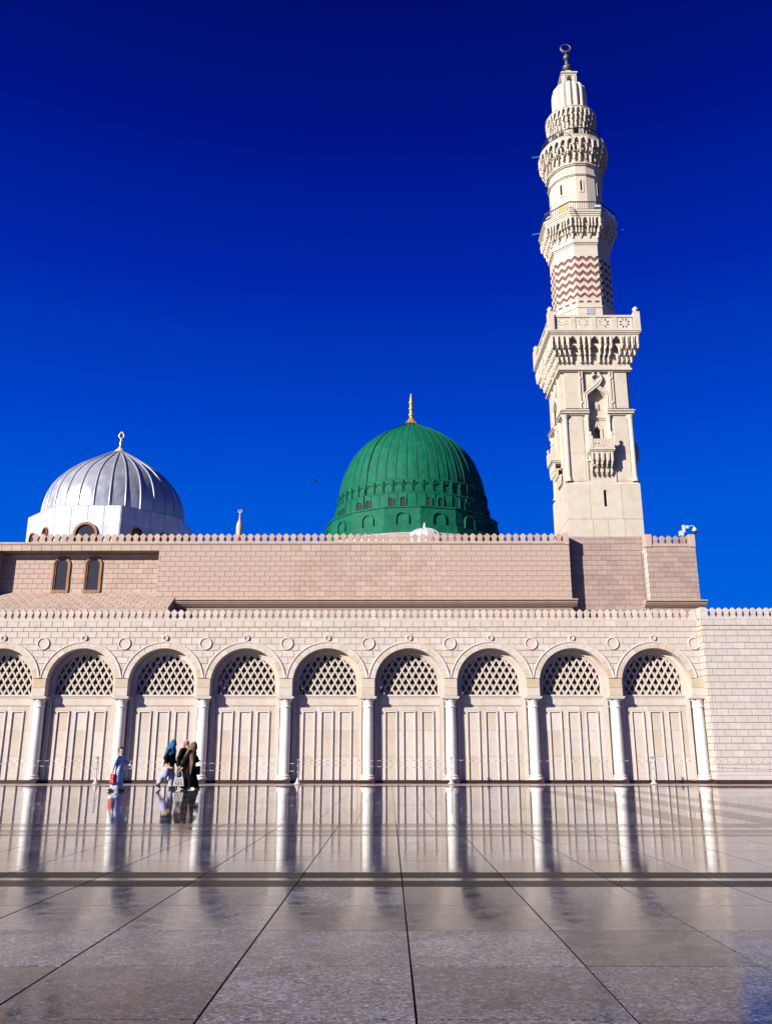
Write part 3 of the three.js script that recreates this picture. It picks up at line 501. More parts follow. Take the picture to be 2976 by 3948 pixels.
    for (const s of [-1, 1]) { mesh('side_panel', bx(ox + s * 0.6 - 0.03, ox + s * 0.6 + 0.03, 16.5, 17.0, f, f + 0.5), M.minaret, b); mesh('post', [bx(ox + s * 0.55 - 0.085, ox + s * 0.55 + 0.085, 16.5, 17.14, f + 0.46, f + 0.63), flat(new THREE.ConeGeometry(0.12, 0.14, 4).rotateY(Math.PI / 4)).translate(ox + s * 0.55, 17.21, f + 0.545), lathe([[0.03, 17.2], [0.06, 17.26], [0.075, 17.32], [0.06, 17.40], [0.02, 17.44], [0, 17.45]], 12).translate(ox + s * 0.55, 0, f + 0.545)], M.minaret, b); }
    [[16.34, 0.5, 0.52], [16.0, 0.34, 0.38], [15.66, 0.36, 0.22]].forEach(([y, h, o], i) => { mesh('bracket_tier', [scallop(1.12, h, 4, 0.10, 0.28).translate(ox, y, f + o), bx(-0.56 + ox, 0.56 + ox, y - 0.06, y, f, f + o - 0.1)], M.minaret, b); for (let q = 0; q < 5; q++) mesh('bracket_prong', prong(0.09, h * 1.15, 0.10).translate(ox - 0.50 + q * 0.25, y - h * 0.2, f + o - 0.06), M.minaret, b); });
    // stalactite corbelling under the square gallery
    const beat = [1, 1, 1, 2, 1, 1, 2, 1, 1, 2, 1, 1, 1];
    [[22.98, 0.62, 2.36], [22.52, 0.52, 2.2], [22.08, 0.46, 2.04]].forEach(([y, h, a], i) => {
      const w = 2 * a - 0.02; side('stalactite_tier', scallop(w, h, beat, 0.12, 0.22).translate(0, y, a), M.minaret, k);
      for (const x of scallopFeet(w - 0.12, beat)) side('stalactite_prong', prong(0.12, h * 1.05, 0.13).translate(x, y - h * 0.25, a - 0.04), M.minaret, k);
    });
    // balustrade: posts, rails and pierced rosettes
    const z = 2.36;
    side('rail', bx(-2.30, 2.30, 24.02, 24.14, z - 0.12, z + 0.02), M.minaret, k); side('rail', bx(-2.30, 2.30, 23.22, 23.34, z - 0.1, z), M.minaret, k);
    for (let q = 0; q < 4; q++) { const x = -1.68 + q * 1.12; side('rosette', rosette(0.42, 0.36, 0.07).translate(x, 23.68, z - 0.10), M.minaret, k); if (q) side('baluster', bx(x - 0.56 - 0.14, x - 0.56 + 0.14, 23.34, 24.02, z - 0.12, z), M.minaret, k); }
    side('corner_post', [bx(-2.48, -2.14, 23.22, 24.30, 2.14, 2.48), lathe([[0.14, 24.30], [0.10, 24.34], [0.09, 24.38], [0.15, 24.44], [0.16, 24.52], [0.11, 24.60], [0.03, 24.66], [0, 24.70]], 14).translate(-2.31, 0, 2.31)], M.minaret, k);
  }
  mesh('top_cornice', [[21.04, 21.10, 0.17], [21.10, 21.20, 0.25], [21.20, 21.28, 0.20]].map(([a, b, o]) => prism(4, 1.72 + o, 1.72 + o, a, b)), M.minaret, min);
  mesh('plain_band', prism(4, A, A, 21.28, 21.95), M.minaretB, min);
  for (const [y, a, t] of [[22.96, 2.2, 0.06], [22.50, 2.04, 0.06], [22.06, 1.92, 0.05]]) mesh('tier_ledge', prism(4, a, a, y - t, y), M.minaretB, min);
  mesh('gallery_cornice', [[22.98, 23.055, 2.40], [23.06, 23.14, 2.46], [23.145, 23.22, 2.50]].map(([a, b, o]) => prism(4, o, o, a, b)), M.minaret, min);
  mesh('gallery_floor', bx(-2.3, 2.3, 23.1, 23.21, -2.3, 2.3), M.minaretB, min);
  // ---- octagon with chevrons
  const O = new THREE.Vector3(0.06, 0, 0), up = group('octagon_stage', min, [0.06, 0, 0]);
  const oct = (n) => Array.from({ length: n }, (_, k) => k * 2 * Math.PI / n);
  const on = (name, g, m, par, a) => { const o = mesh(name, g, m, par); o.rotation.y = a; return o; };
  mesh('core', prism(8, 1.565, 1.565, 23.2, 29.0), M.maroon, up);
  mesh('plain_drum', [prism(8, 1.62, 1.62, 23.2, 25.02), prism(8, 1.66, 1.66, 25.02, 25.12), prism(8, 1.60, 1.60, 28.28, 29.0), prism(8, 1.64, 1.64, 29.0, 29.1), prism(8, 1.70, 1.70, 29.1, 29.5)], M.minaret, up);
  mesh('vent_grille', [bx(-0.25, 0.25, 24.62, 25.0, 1.62, 1.64), ...[0, 1, 2, 3, 4, 5, 6, 7].map((i) => bx(-0.22 + i * 0.058, -0.19 + i * 0.058, 24.62, 24.98, 1.64, 1.66))], mat(0.35, 0.35, 0.37, { roughness: 0.5 }), up);
  const hw = 1.6 * Math.tan(Math.PI / 8), per = hw * 2 / 3;
  for (const a of oct(8)) {
    for (let r = 0; r < 6; r++) {
      const y = 25.80 + r * 0.47, p = [], q = []; for (let i = 0; i <= 6; i++) { const x = -hw + i * per / 2, v = i % 2 ? 0 : 0.2; p.push([x, y + v]); q.push([x, y + v + 0.225]); }
      on('chevron', poly(p.concat(q.reverse()), 0.09, 1.515), M.minaret, up, a);
    }
    // pierced band at the foot
    const holes = []; for (let i = 0; i < 3; i++) { const x = -hw + per * (i + 0.5); holes.push([[x - 0.13, 25.34], [x - 0.13, 25.46], [x + 0.13, 25.46], [x + 0.13, 25.34]]); }
    const top = [[hw, 25.12], [hw, 25.78]]; for (let i = 5; i >= 1; i--) top.push([-hw + i * per / 2, i % 2 ? 25.62 : 25.80]); top.push([-hw, 25.78], [-hw, 25.12]);
    on('pierced_band', poly(top, 0.09, 1.515, holes), M.minaret, up, a);
  }
  // ---- stalactites under the octagonal gallery
  const stal = group('octagon_corbel', min, [0.06, 0, 0]);
  mesh('core', [prism(8, 1.62, 1.7, 29.4, 29.9), prism(8, 1.7, 1.9, 29.9, 30.62)], M.minaretB, stal);
  for (const a of oct(8)) {
    [[30.62, 0.52, 2.03, [1.6, 1, 1, 1.9, 1, 1, 1.6]], [30.18, 0.42, 1.88, [1.6, 1, 1, 1.9, 1, 1, 1.6]], [29.86, 0.40, 1.77, [1, 1, 1]]].forEach(([y, h, ap, n], i) => { const w = 2 * ap * Math.tan(Math.PI / 8); on('stalactite_tier', scallop(w, h, n, 0.11, 0.17).translate(0, y, ap), M.minaret, stal, a); for (const x of scallopFeet(w, n)) on('stalactite_prong', prong(0.10, h * 0.95, 0.11).translate(x, y - h * 0.3, ap - 0.05), M.minaret, stal, a); });
  }
  mesh('ledge', [prism(8, 1.92, 1.92, 30.12, 30.18), prism(8, 1.8, 1.8, 29.82, 29.86)], M.minaret, stal);
  const g2 = group('octagon_gallery', min, [0.06, 0, 0]);
  mesh('cornice', [prism(8, 2.06, 2.06, 30.62, 30.72), prism(8, 2.10, 2.10, 30.73, 30.83), prism(8, 2.14, 2.14, 30.84, 30.95)], M.minaret, g2);
  const railing = (par, n, ap, y0, h, per) => { for (const a of oct(n)) { const w = ap * Math.tan(Math.PI / n); on('handrail', bar([-w, y0 + h, ap], [w, y0 + h, ap], 0.05), M.iron, par, a); on('lower_rail', bar([-w, y0 + 0.08, ap], [w, y0 + 0.08, ap], 0.03), M.iron, par, a); for (let i = 0; i < per; i++) on('picket', bx(-w + (i + 0.5) * 2 * w / per - 0.01, -w + (i + 0.5) * 2 * w / per + 0.01, y0 + 0.02, y0 + h, ap - 0.01, ap + 0.01), M.iron, par, a); } };
  railing(g2, 8, 2.04, 30.95, 0.56, 13);
  // ---- sixteen-sided shaft
  const s16 = group('sixteen_sided_stage', min, [0.10, 0, 0]);
  mesh('stair_core', new THREE.CylinderGeometry(0.8, 0.8, 3.2, 20).translate(0, 32.4, 0), M.minaretB, s16);
  mesh('shaft', [prism(16, 1.55, 1.55, 33.68, 33.74), prism(16, 1.60, 1.60, 33.74, 33.82), prism(16, 1.52, 1.52, 33.82, 34.36), prism(16, 1.60, 1.60, 34.36, 34.43), prism(16, 1.66, 1.66, 34.43, 34.52), prism(16, 1.55, 1.55, 34.52, 34.75)], M.minaret, s16);
  const sw = 1.5 * Math.tan(Math.PI / 16), lancet = [[-0.065, 32.66], [-0.065, 33.28], [0, 33.42], [0.065, 33.28], [0.065, 32.66]];
  oct(16).forEach((a, i) => {
    on('shaft_side', poly([[-sw, 30.9], [sw, 30.9], [sw, 33.7], [-sw, 33.7]], 0.14, 1.36, i % 2 ? [] : [lancet]), M.minaret, s16, a);
    if (i % 2 === 0) on('window_surround', poly([[-0.14, 32.55], [0.14, 32.55], [0.14, 33.36], [0, 33.58], [-0.14, 33.36]], 0.035, 1.5, [lancet]), M.minaret, s16, a);
  });
  on('door', [bx(-0.24, 0.24, 30.95, 32.0, 1.49, 1.53), ...[-0.2, -0.08, 0.04, 0.16].map((x) => bx(x, x + 0.05, 31.0, 31.9, 1.53, 1.545))], M.doorWood, s16, -Math.PI / 8 * 2);
  on('door_frame', poly([[-0.3, 30.95], [-0.24, 30.95], [-0.24, 32.0], [0.24, 32.0], [0.24, 30.95], [0.3, 30.95], [0.3, 32.07], [-0.3, 32.07]], 0.08, 1.48), M.minaretB, s16, -Math.PI / 8 * 2);
  const r3 = group('round_corbel', min, [0.10, 0, 0]);
  mesh('core', lathe([[1.52, 34.7], [1.62, 35.1], [1.82, 35.7], [1.9, 36.0]], 32), M.minaretB, r3);
  for (const a of oct(16)) [[36.0, 0.5, 2.03, 2], [35.6, 0.46, 1.90, 2], [35.2, 0.50, 1.72, 2]].forEach(([y, h, ap, n], i) => { const w = 2 * ap * Math.tan(Math.PI / 16); on('stalactite_tier', scallop(w, h, i === 1 ? 3 : 2, 0.10, 0.15).translate(0, y, ap), M.minaret, r3, a); on('stalactite_prong', prong(0.12, h, 0.11).translate(0, y - h * 0.35, ap - 0.04), M.minaret, r3, a); });
  mesh('ledge', [prism(16, 1.94, 1.94, 35.55, 35.6), prism(16, 1.78, 1.78, 35.15, 35.2)], M.minaret, r3);
  const g3 = group('round_gallery', min, [0.10, 0, 0]);
  mesh('cornice', [0, 1, 2].flatMap((i) => radial([[1.5, 36.0 + i * 0.085], [2.0 - i * 0.035, 36.0 + i * 0.085], [2.03 - i * 0.035, 36.03 + i * 0.085], [2.0 - i * 0.035, 36.07 + i * 0.085], [1.5, 36.075 + i * 0.085]], (q) => 1 + 0.012 * Math.abs(Math.sin(q * 8)), 128)), M.minaret, g3);
  railing(g3, 24, 1.86, 36.22, 0.48, 5);
  // ---- lantern with stalactite crown
  const lan = group('lantern', min, [0.13, 0, 0]);
  const dw = 1.12 * Math.tan(Math.PI / 8), ogee = [[-0.19, 36.5], [-0.19, 37.3], [-0.06, 37.5], [0, 37.75], [0.06, 37.5], [0.19, 37.3], [0.19, 36.5]];
  oct(8).forEach((a) => { on('drum_side', poly([[-dw, 36.2], [dw, 36.2], [dw, 37.9], [-dw, 37.9]], 0.18, 0.94, [ogee]), M.minaret, lan, a); on('opening_frame', poly([[-0.25, 36.46], [0.25, 36.46], [0.25, 37.36], [0.1, 37.56], [0, 37.85], [-0.1, 37.56], [-0.25, 37.36]], 0.05, 1.12, [ogee]), M.minaret, lan, a); });
  mesh('stair_core', new THREE.CylinderGeometry(0.5, 0.5, 2.4, 16).translate(0, 37.4, 0), M.minaretB, lan);
  mesh('core', lathe([[1.1, 37.3], [1.2, 37.7], [1.33, 38.2], [1.4, 38.6]], 32), M.minaretB, lan);
  for (const a of oct(16)) [[38.6, 0.46, 1.50, 2], [38.22, 0.42, 1.40, 2], [37.86, 0.42, 1.27, 2]].forEach(([y, h, ap], i) => { const w = 2 * ap * Math.tan(Math.PI / 16); on('stalactite_tier', scallop(w, h, 2, 0.09, 0.18).translate(0, y, ap), M.minaret, lan, a); on('stalactite_prong', prong(0.10, h, 0.10).translate(0, y - h * 0.35, ap - 0.04), M.minaret, lan, a); });
  mesh('crown_rim', lathe([[0, 38.6], [1.52, 38.6], [1.54, 38.64], [1.50, 38.68], [1.2, 38.74], [0, 38.76]], 40), M.minaret, lan);
  const cap = group('fluted_cap', min, [0.14, 0, 0]);
  mesh('fluted_drum', radial([[1.06, 38.7], [1.07, 39.2], [1.08, 40.0], [1.07, 40.5], [1.02, 40.82], [0.90, 41.0], [0.7, 41.09], [0.42, 41.12], [0.02, 41.13]], (q) => 1 - 0.13 * Math.pow(Math.abs(Math.cos(q * 8)), 3), 256), M.minaret, cap);
  mesh('kiosk_cap', bx(-0.50, 0.50, 41.95, 42.05, -0.50, 0.50), M.minaret, cap);
  for (const a of S4) { const ho = [[-0.17, 41.1], ...arc(0, 41.6, 0.17, Math.PI, 0, 12), [0.17, 41.1]]; on('kiosk_side', poly([[-0.437, 40.8], [0.437, 40.8], [0.437, 41.95], [-0.437, 41.95]], 0.16, 0.28, [ho]), M.minaret, cap, a); on('kiosk_frame', poly([[-0.33, 41.1], [0.33, 41.1], [0.33, 41.85], [-0.33, 41.85]], 0.03, 0.44, [[[-0.27, 41.12], [-0.27, 41.79], [0.27, 41.79], [0.27, 41.12]]]), M.minaret, cap, a); }
  mesh('kiosk_roof', radial([[0.46, 42.05], [0.42, 42.18], [0.32, 42.3], [0.2, 42.38]], (q) => 1 - 0.1 * Math.pow(Math.abs(Math.cos(q * 8)), 4), 96), M.minaret, cap);
  const fin = group('finial', min, [0.14, 0, 0]);
  mesh('stem', lathe([[0.30, 42.3], [0.26, 42.38], [0.12, 42.5], [0.08, 42.6], [0.08, 43.1], [0.14, 43.16], [0.07, 43.22], [0.06, 43.4], [0.05, 43.9], [0.0, 43.95]], 20), M.bronze, fin);
  mesh('ball', lathe([[0.04, 42.45], [0.2, 42.53], [0.28, 42.70], [0.27, 42.82], [0.16, 42.97], [0.05, 43.02]], 24), M.bronze, fin);
  mesh('ball', lathe([[0.04, 43.32], [0.14, 43.38], [0.205, 43.52], [0.19, 43.62], [0.11, 43.74], [0.04, 43.78]], 24), M.bronze, fin);
  { // crescent closed into a ring, thick below and thin above
    const n = 48, m = 10, pos = [], idx = []; for (let i = 0; i < n; i++) { const a = i / n * 2 * Math.PI, t = 0.035 + 0.075 * Math.pow((1 - Math.sin(a)) / 2, 1.2); for (let j = 0; j < m; j++) { const b = j / m * 2 * Math.PI, r = 0.325 + t * Math.cos(b) * 0.9 - (t - 0.035) * 0.6; pos.push(r * Math.cos(a), 44.25 + r * Math.sin(a), t * Math.sin(b)); } }
    for (let i = 0; i < n; i++) for (let j = 0; j < m; j++) { const a = i * m + j, b = i * m + (j + 1) % m, c = ((i + 1) % n) * m + j, d = ((i + 1) % n) * m + (j + 1) % m; idx.push(a, c, b, b, c, d); }
    const g = new THREE.BufferGeometry(); g.setAttribute('position', new THREE.Float32BufferAttribute(pos, 3)); g.setIndex(idx); g.computeVertexNormals(); mesh('crescent', g, M.bronze, fin);
  }
  // small fittings on the galleries
  for (const [x, y, z, a] of [[0.95, 31.3, 1.55, 0], [-1.75, 31.15, 0.6, -1.1], [1.45, 31.15, 0.95, 0.9]]) { const f = group('floodlight', min, [x, y, z]); f.rotation.y = a; mesh('lamp_housing', [bx(-0.2, 0.2, -0.12, 0.16, -0.1, 0.1)], M.lampGreen, f); mesh('lamp_glass', bx(-0.17, 0.17, 0.16, 0.36, -0.06, 0.0), mat(0.55, 0.56, 0.56, { roughness: 0.3 }), f); mesh('lamp_bracket', [bx(-0.24, -0.2, -0.3, 0.1, -0.03, 0.03), bx(0.2, 0.24, -0.3, 0.1, -0.03, 0.03)], M.iron, f); }
  for (const [x, y, z, a] of [[1.62, 36.42, 0.75, 0.9], [-1.2, 36.4, 1.3, -0.8]]) { const f = group('floodlight', min, [x, y, z]); f.rotation.y = a; mesh('lamp_housing', [bx(-0.16, 0.16, -0.14, 0.14, -0.1, 0.1)], M.lampGreen, f); }
  for (const [x, y, z, dx, dy] of [[2.2, 30.78, 0.3, 0.5, 0.07], [-2.2, 30.68, 0.2, -0.45, -0.08], [2.05, 36.05, 0.2, 0.42, 0.03], [-2.0, 36.0, 0.2, -0.4, -0.06]]) mesh('water_spout', bar([x, y, z], [x + dx, y + dy, z], 0.06), M.blueMetal, min);
  mesh('cable', tube([[-0.85, 31.1, 2.06], [-0.7, 31.05, 2.2], [-0.55, 30.8, 2.22], [-0.45, 30.45, 2.14]], 0.022, 20, 6), M.iron, min);
  mesh('cable', tube([[-0.75, 36.35, 1.85], [-0.65, 36.2, 2.02], [-0.5, 36.0, 2.1], [-0.35, 35.8, 2.06]], 0.02, 20, 6), M.iron, min);
}
function prismSide(a0, a1, y0, y1) { // one battered side of a square shoulder
  const g = new THREE.BufferGeometry(), z = (a) => a, v = [[-a0, y0, a0], [a0, y0, a0], [a1 + 0.1, y1, a1], [-a1 - 0.1, y1, a1]], I = [0, 1, 2, 0, 2, 3];
  g.setAttribute('position', new THREE.Float32BufferAttribute(I.flatMap((i) => v[i]), 3)); g.computeVertexNormals(); return g;
}
function prong(w, h, d) { // hanging faceted drop
  const g = new THREE.BufferGeometry(), v = [], I = [], rings = [[w / 2, 0], [w / 2, -h * 0.45], [w * 0.34, -h * 0.62], [w * 0.34, -h * 0.95], [w * 0.12, -h]];
  for (const [r, y] of rings) v.push([-r, y, -d / 2], [r, y, -d / 2], [r, y, d / 2 * r / (w / 2)], [0, y, d * 0.75 * r / (w / 2)], [-r, y, d / 2 * r / (w / 2)]);
  for (let j = 0; j < rings.length - 1; j++) for (let i = 0; i < 5; i++) { const a = j * 5 + i, b = j * 5 + (i + 1) % 5; I.push(a, a + 5, b, b, a + 5, b + 5); }
  const e = (rings.length - 1) * 5; for (let i = 1; i < 4; i++) { I.push(e, e + i + 1, e + i); I.push(0, i, i + 1); }
  g.setAttribute('position', new THREE.Float32BufferAttribute(I.flatMap((i) => v[i]), 3)); g.computeVertexNormals(); return g;
}
function holesGrid(w, y0, y1) { const h = [], n = 5, s = 2 * (w - 0.05) / n, m = (y0 + y1) / 2; for (let i = 0; i < n; i++) { const x = -w + 0.05 + (i + 0.5) * s, q = s * 0.4; h.push([[x, y0], [x - q, y0 + 0.02], [x - q, m - 0.05]].reverse().slice(), [[x + q * 0.9, m - 0.03], [x, m - q], [x - q * 0.9, m], [x, m + q]], [[x + q, y1], [x + q, m + 0.06], [x + 0.02, y1]]); } return h.map((p) => { let s = 0; for (let i = 0; i < p.length; i++) { const a = p[i], b = p[(i + 1) % p.length]; s += a[0] * b[1] - a[1] * b[0]; } return s > 0 ? p.slice().reverse() : p; }); }
function rosette(w, h, d) { // pierced panel: eight petals round a boss
  const holes = []; for (let i = 0; i < 8; i++) { const a = i * Math.PI / 4 + Math.PI / 8, pts = []; for (const [r, t] of [[0.12, 0], [0.19, -0.2], [0.27, -0.16], [0.31, 0], [0.27, 0.16], [0.19, 0.2]]) pts.push([r * Math.cos(a + t), r * Math.sin(a + t)]); holes.push(pts.reverse()); }
  return poly([[-w, -h], [w, -h], [w, h], [-w, h]], d, 0, holes);
}
console.log('minaret ready');

// ---------- green dome ----------
const greenP = [[0.02, 26.3], [0.3, 26.22], [0.62, 26.08], [1.19, 25.74], [2.08, 25.25], [3.02, 24.62], [3.87, 23.88], [4.57, 23.0], [5.07, 22.0], [5.37, 21.1], [5.5, 20.4], [5.52, 19.85]].reverse();
function smoothProfile(p, n) { return new THREE.SplineCurve(p.map(([a, b]) => new THREE.Vector2(a, b))).getPoints(n).map((v) => [Math.max(0.01, v.x), v.y]); }
{
  const gd = thing('green_dome', 'large dark green ribbed dome on an arcaded drum with a golden spire', 'dome', [1.75, 0, -62.5]);
  const prof = smoothProfile(greenP, 48);
  mesh('shell', radial(prof, (a, y) => 1 + 0.0025 * Math.sin(a * 46 + y), 184), M.green, gd);
  const ribG = one(new THREE.TubeGeometry(new THREE.CatmullRomCurve3(prof.map(([r, y]) => new THREE.Vector3(0, y, r + 0.005))), 40, 0.035, 5)), n = 46;
  for (let i = 0; i < n; i++) mesh('seam_rib', ribG, M.green, gd).rotation.y = (i + 0.3) / n * 2 * Math.PI;
  mesh('arcade_band', lathe([[5.5, 19.95], [5.66, 19.93], [5.70, 19.86], [5.62, 19.80], [5.64, 18.95], [5.80, 18.92], [5.86, 18.84], [5.82, 18.78], [5.76, 18.7]], 96), M.green, gd);
  mesh('window_band', lathe([[5.7, 18.8], [5.84, 18.75], [5.86, 17.85], [5.95, 17.80], [6.02, 17.70], [6.3, 17.66]], 96), M.green, gd);
  const aG = one([new THREE.TorusGeometry(0.26, 0.045, 6, 16, Math.PI).translate(0, 19.38, 5.65), bx(-0.40, -0.33, 18.95, 19.82, 5.60, 5.72), bx(-0.26, 0.26, 19.0, 19.40, 5.62, 5.66)]);
  for (let i = 0; i < 50; i++) mesh('blind_arch', aG, M.green, gd).rotation.y = (i + 0.4) / 50 * 2 * Math.PI;
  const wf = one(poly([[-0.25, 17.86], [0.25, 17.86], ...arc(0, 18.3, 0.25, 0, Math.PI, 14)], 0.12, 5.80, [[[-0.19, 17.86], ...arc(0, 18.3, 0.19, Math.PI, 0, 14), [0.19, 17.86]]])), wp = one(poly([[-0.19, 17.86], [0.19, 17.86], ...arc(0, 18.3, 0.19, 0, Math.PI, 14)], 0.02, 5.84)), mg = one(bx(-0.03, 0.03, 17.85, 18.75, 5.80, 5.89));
  for (let i = 0; i < 14; i++) for (const s of [-4.2, 4.2]) { const w = group('drum_window', gd); w.rotation.y = R(-11.8 + 25.714 * i + s); mesh('frame', wf, M.green, w); mesh('dark_pane', wp, M.darkGlass, w); }  // panes lie on a solid drum, the inner darkness painted as near-black
  for (let i = 0; i < 56; i++) mesh('pilaster', mg, M.green, gd).rotation.y = R(-11.8 + 25.714 / 4 * i);
  const drum = prism(16, 6.38, 6.38, 12, 17.66, false); drum.rotateY(R(3.5)); mesh('polygon_drum', drum, M.green, gd);
  const rim = prism(16, 6.44, 6.44, 17.58, 17.68, false); rim.rotateY(R(3.5)); const foot = prism(16, 6.62, 6.55, 12, 16.32, false); foot.rotateY(R(3.5)); mesh('rim', [rim, foot], M.green, gd);
  const bf = one([poly([[-0.50, 16.3], [0.50, 16.3], ...arc(0, 16.82, 0.50, 0, Math.PI, 18)], 0.12, 6.38, [[[-0.38, 16.3], ...arc(0, 16.82, 0.38, Math.PI, 0, 18), [0.38, 16.3]]])]), bp = one(poly([[-0.38, 16.3], [0.38, 16.3], ...arc(0, 16.82, 0.38, 0, Math.PI, 18)], 0.012, 6.385));
  for (let i = 0; i < 16; i++) { const w = group('arched_recess', gd); w.rotation.y = R(3.5 + 11.25 + 22.5 * i); mesh('frame', bf, M.green, w); mesh('panel', bp, M.green, w); }
  const h = group('skylight_hatch', gd); h.rotation.y = R(-6); mesh('hatch_box', [bx(-0.28, 0.28, 25.55, 25.72, 0.9, 1.55), bx(-0.34, 0.34, 25.70, 25.76, 0.85, 1.6)], M.green, h); mesh('hatch_dark_plate', bx(-0.22, 0.22, 25.57, 25.68, 1.55, 1.56), M.iron, h);  // the hatch mouth is a solid near-black plate, its inner shade painted
  const cb = prof.filter(([, y]) => y > 19.9).map(([r, y]) => new THREE.Vector3(0, y, r + 0.06)); cb.unshift(new THREE.Vector3(0, 17.75, 6.0), new THREE.Vector3(0, 18.8, 5.92));
  mesh('lightning_cable', new THREE.TubeGeometry(new THREE.CatmullRomCurve3(cb), 50, 0.03, 5), M.iron, gd).rotation.y = R(-37);
  mesh('terrace', lathe([[0, 15.6], [7.1, 15.62], [7.2, 15.6], [7.2, 15.5], [7.1, 15.42], [7.1, 12]], 96), M.roof, gd);
  const s = group('golden_spire', gd);
  mesh('fluted_skirt', radial([[0.66, 26.02], [0.58, 26.18], [0.36, 26.42], [0.18, 26.68], [0.13, 26.8]], (q) => 1 - 0.14 * Math.pow(Math.abs(Math.cos(q * 6)), 3), 120), M.gold, s);
  mesh('stem', lathe([[0.12, 26.75], [0.1, 27.0], [0.1, 28.2], [0.06, 28.4], [0.03, 28.8], [0, 28.85]], 16), M.gold, s);
  for (const [y, r] of [[27.0, 0.22], [27.52, 0.2], [28.02, 0.19], [28.4, 0.13]]) mesh('ball', lathe([[0.05, y - r * 0.9], [r * 0.8, y - r * 0.5], [r, y], [r * 0.8, y + r * 0.5], [0.05, y + r * 0.9]], 18), M.gold, s);
  for (const y of [27.27, 27.78, 28.22]) mesh('collar', new THREE.TorusGeometry(0.11, 0.035, 8, 18).rotateX(Math.PI / 2).translate(0, y, 0), M.gold, s);
}
// ---------- silver dome ----------
{
  const sd = thing('silver_dome', 'silver sheet metal dome with raised seams on an octagonal drum', 'dome', [-18.4, 0, -55]);
  const prof = smoothProfile([[4.54, 15.2], [4.54, 16.0], [4.5, 16.8], [4.35, 17.5], [4.0, 18.3], [3.47, 18.98], [2.75, 19.62], [1.83, 20.25], [0.92, 20.82], [0.3, 21.16], [0.02, 21.28]], 40);
  mesh('shell', radial(prof, (a, y) => 1 + 0.002 * Math.sin(a * 30 + 2 * y), 150), M.silverShell, sd);
  const ribG = one(new THREE.TubeGeometry(new THREE.CatmullRomCurve3(prof.map(([r, y]) => new THREE.Vector3(0, y, r + 0.01))), 36, 0.06, 5));
  for (let i = 0; i < 30; i++) mesh('seam_rib', ribG, M.silverShell, sd).rotation.y = (i + 0.15) / 30 * 2 * Math.PI;
  mesh('drum_core', [prism(8, 4.83, 4.83, 10, 15.98)], M.silver, sd);
  mesh('drum_cap', [prism(8, 4.89, 4.56, 15.98, 16.06)], M.silver, sd);
  for (let k = 0; k < 8; k++) {
    const a = k * Math.PI / 4, w = 4.85 * Math.tan(Math.PI / 8);
    for (let i = 0; i < 4; i++) { const o = mesh('sheet_panel', brickGeo(w / 2 - 0.012, 5.9, 0.03, 0.01), M.silver, sd); o.position.set(Math.sin(a) * 4.85 + Math.cos(a) * (-w + (i + 0.5) * w / 2), 13.02, Math.cos(a) * 4.85 - Math.sin(a) * (-w + (i + 0.5) * w / 2)); o.rotation.y = a; }
    for (const [x, r, y] of k % 2 ? [[-0.9, 0.40, 14.35], [1.0, 0.40, 14.35]] : [[-0.02, 0.74, 14.14]]) {
      const g = group('arched_window', sd); g.rotation.y = a;
      mesh('frame', poly([[x - r, y - 1.2], [x + r, y - 1.2], ...arc(x, y, r, 0, Math.PI, 24)], 0.14, 4.85, [[[x - r * 0.8, y - 1.2], ...arc(x, y, r * 0.8, Math.PI, 0, 24), [x + r * 0.8, y - 1.2]]]), M.wood, g);
      mesh('dark_pane', poly([[x - r * 0.82, y - 1.2], [x + r * 0.82, y - 1.2], ...arc(x, y, r * 0.82, 0, Math.PI, 24)], 0.01, 4.89), M.darkGlass, g);
    }
  }
  const s = group('spire', sd);
  mesh('base', lathe([[0.42, 21.1], [0.42, 21.2], [0.3, 21.32], [0.16, 21.45], [0.08, 21.5]], 20), M.minaret, s);
  mesh('stem', lathe([[0.13, 21.4], [0.16, 21.5], [0.08, 21.62], [0.06, 21.75], [0.13, 21.85], [0.06, 21.95], [0.05, 22.1], [0.09, 22.15], [0.04, 22.22], [0, 22.25]], 16), M.gold, s);
  mesh('crescent', tube([[0, 22.2, 0], [0.16, 22.32, 0], [0.14, 22.48, 0], [0.02, 22.66, 0], [-0.02, 22.66, 0], [-0.14, 22.48, 0], [-0.16, 22.32, 0]], 0.045, 40, 8, true), M.gold, s);
}
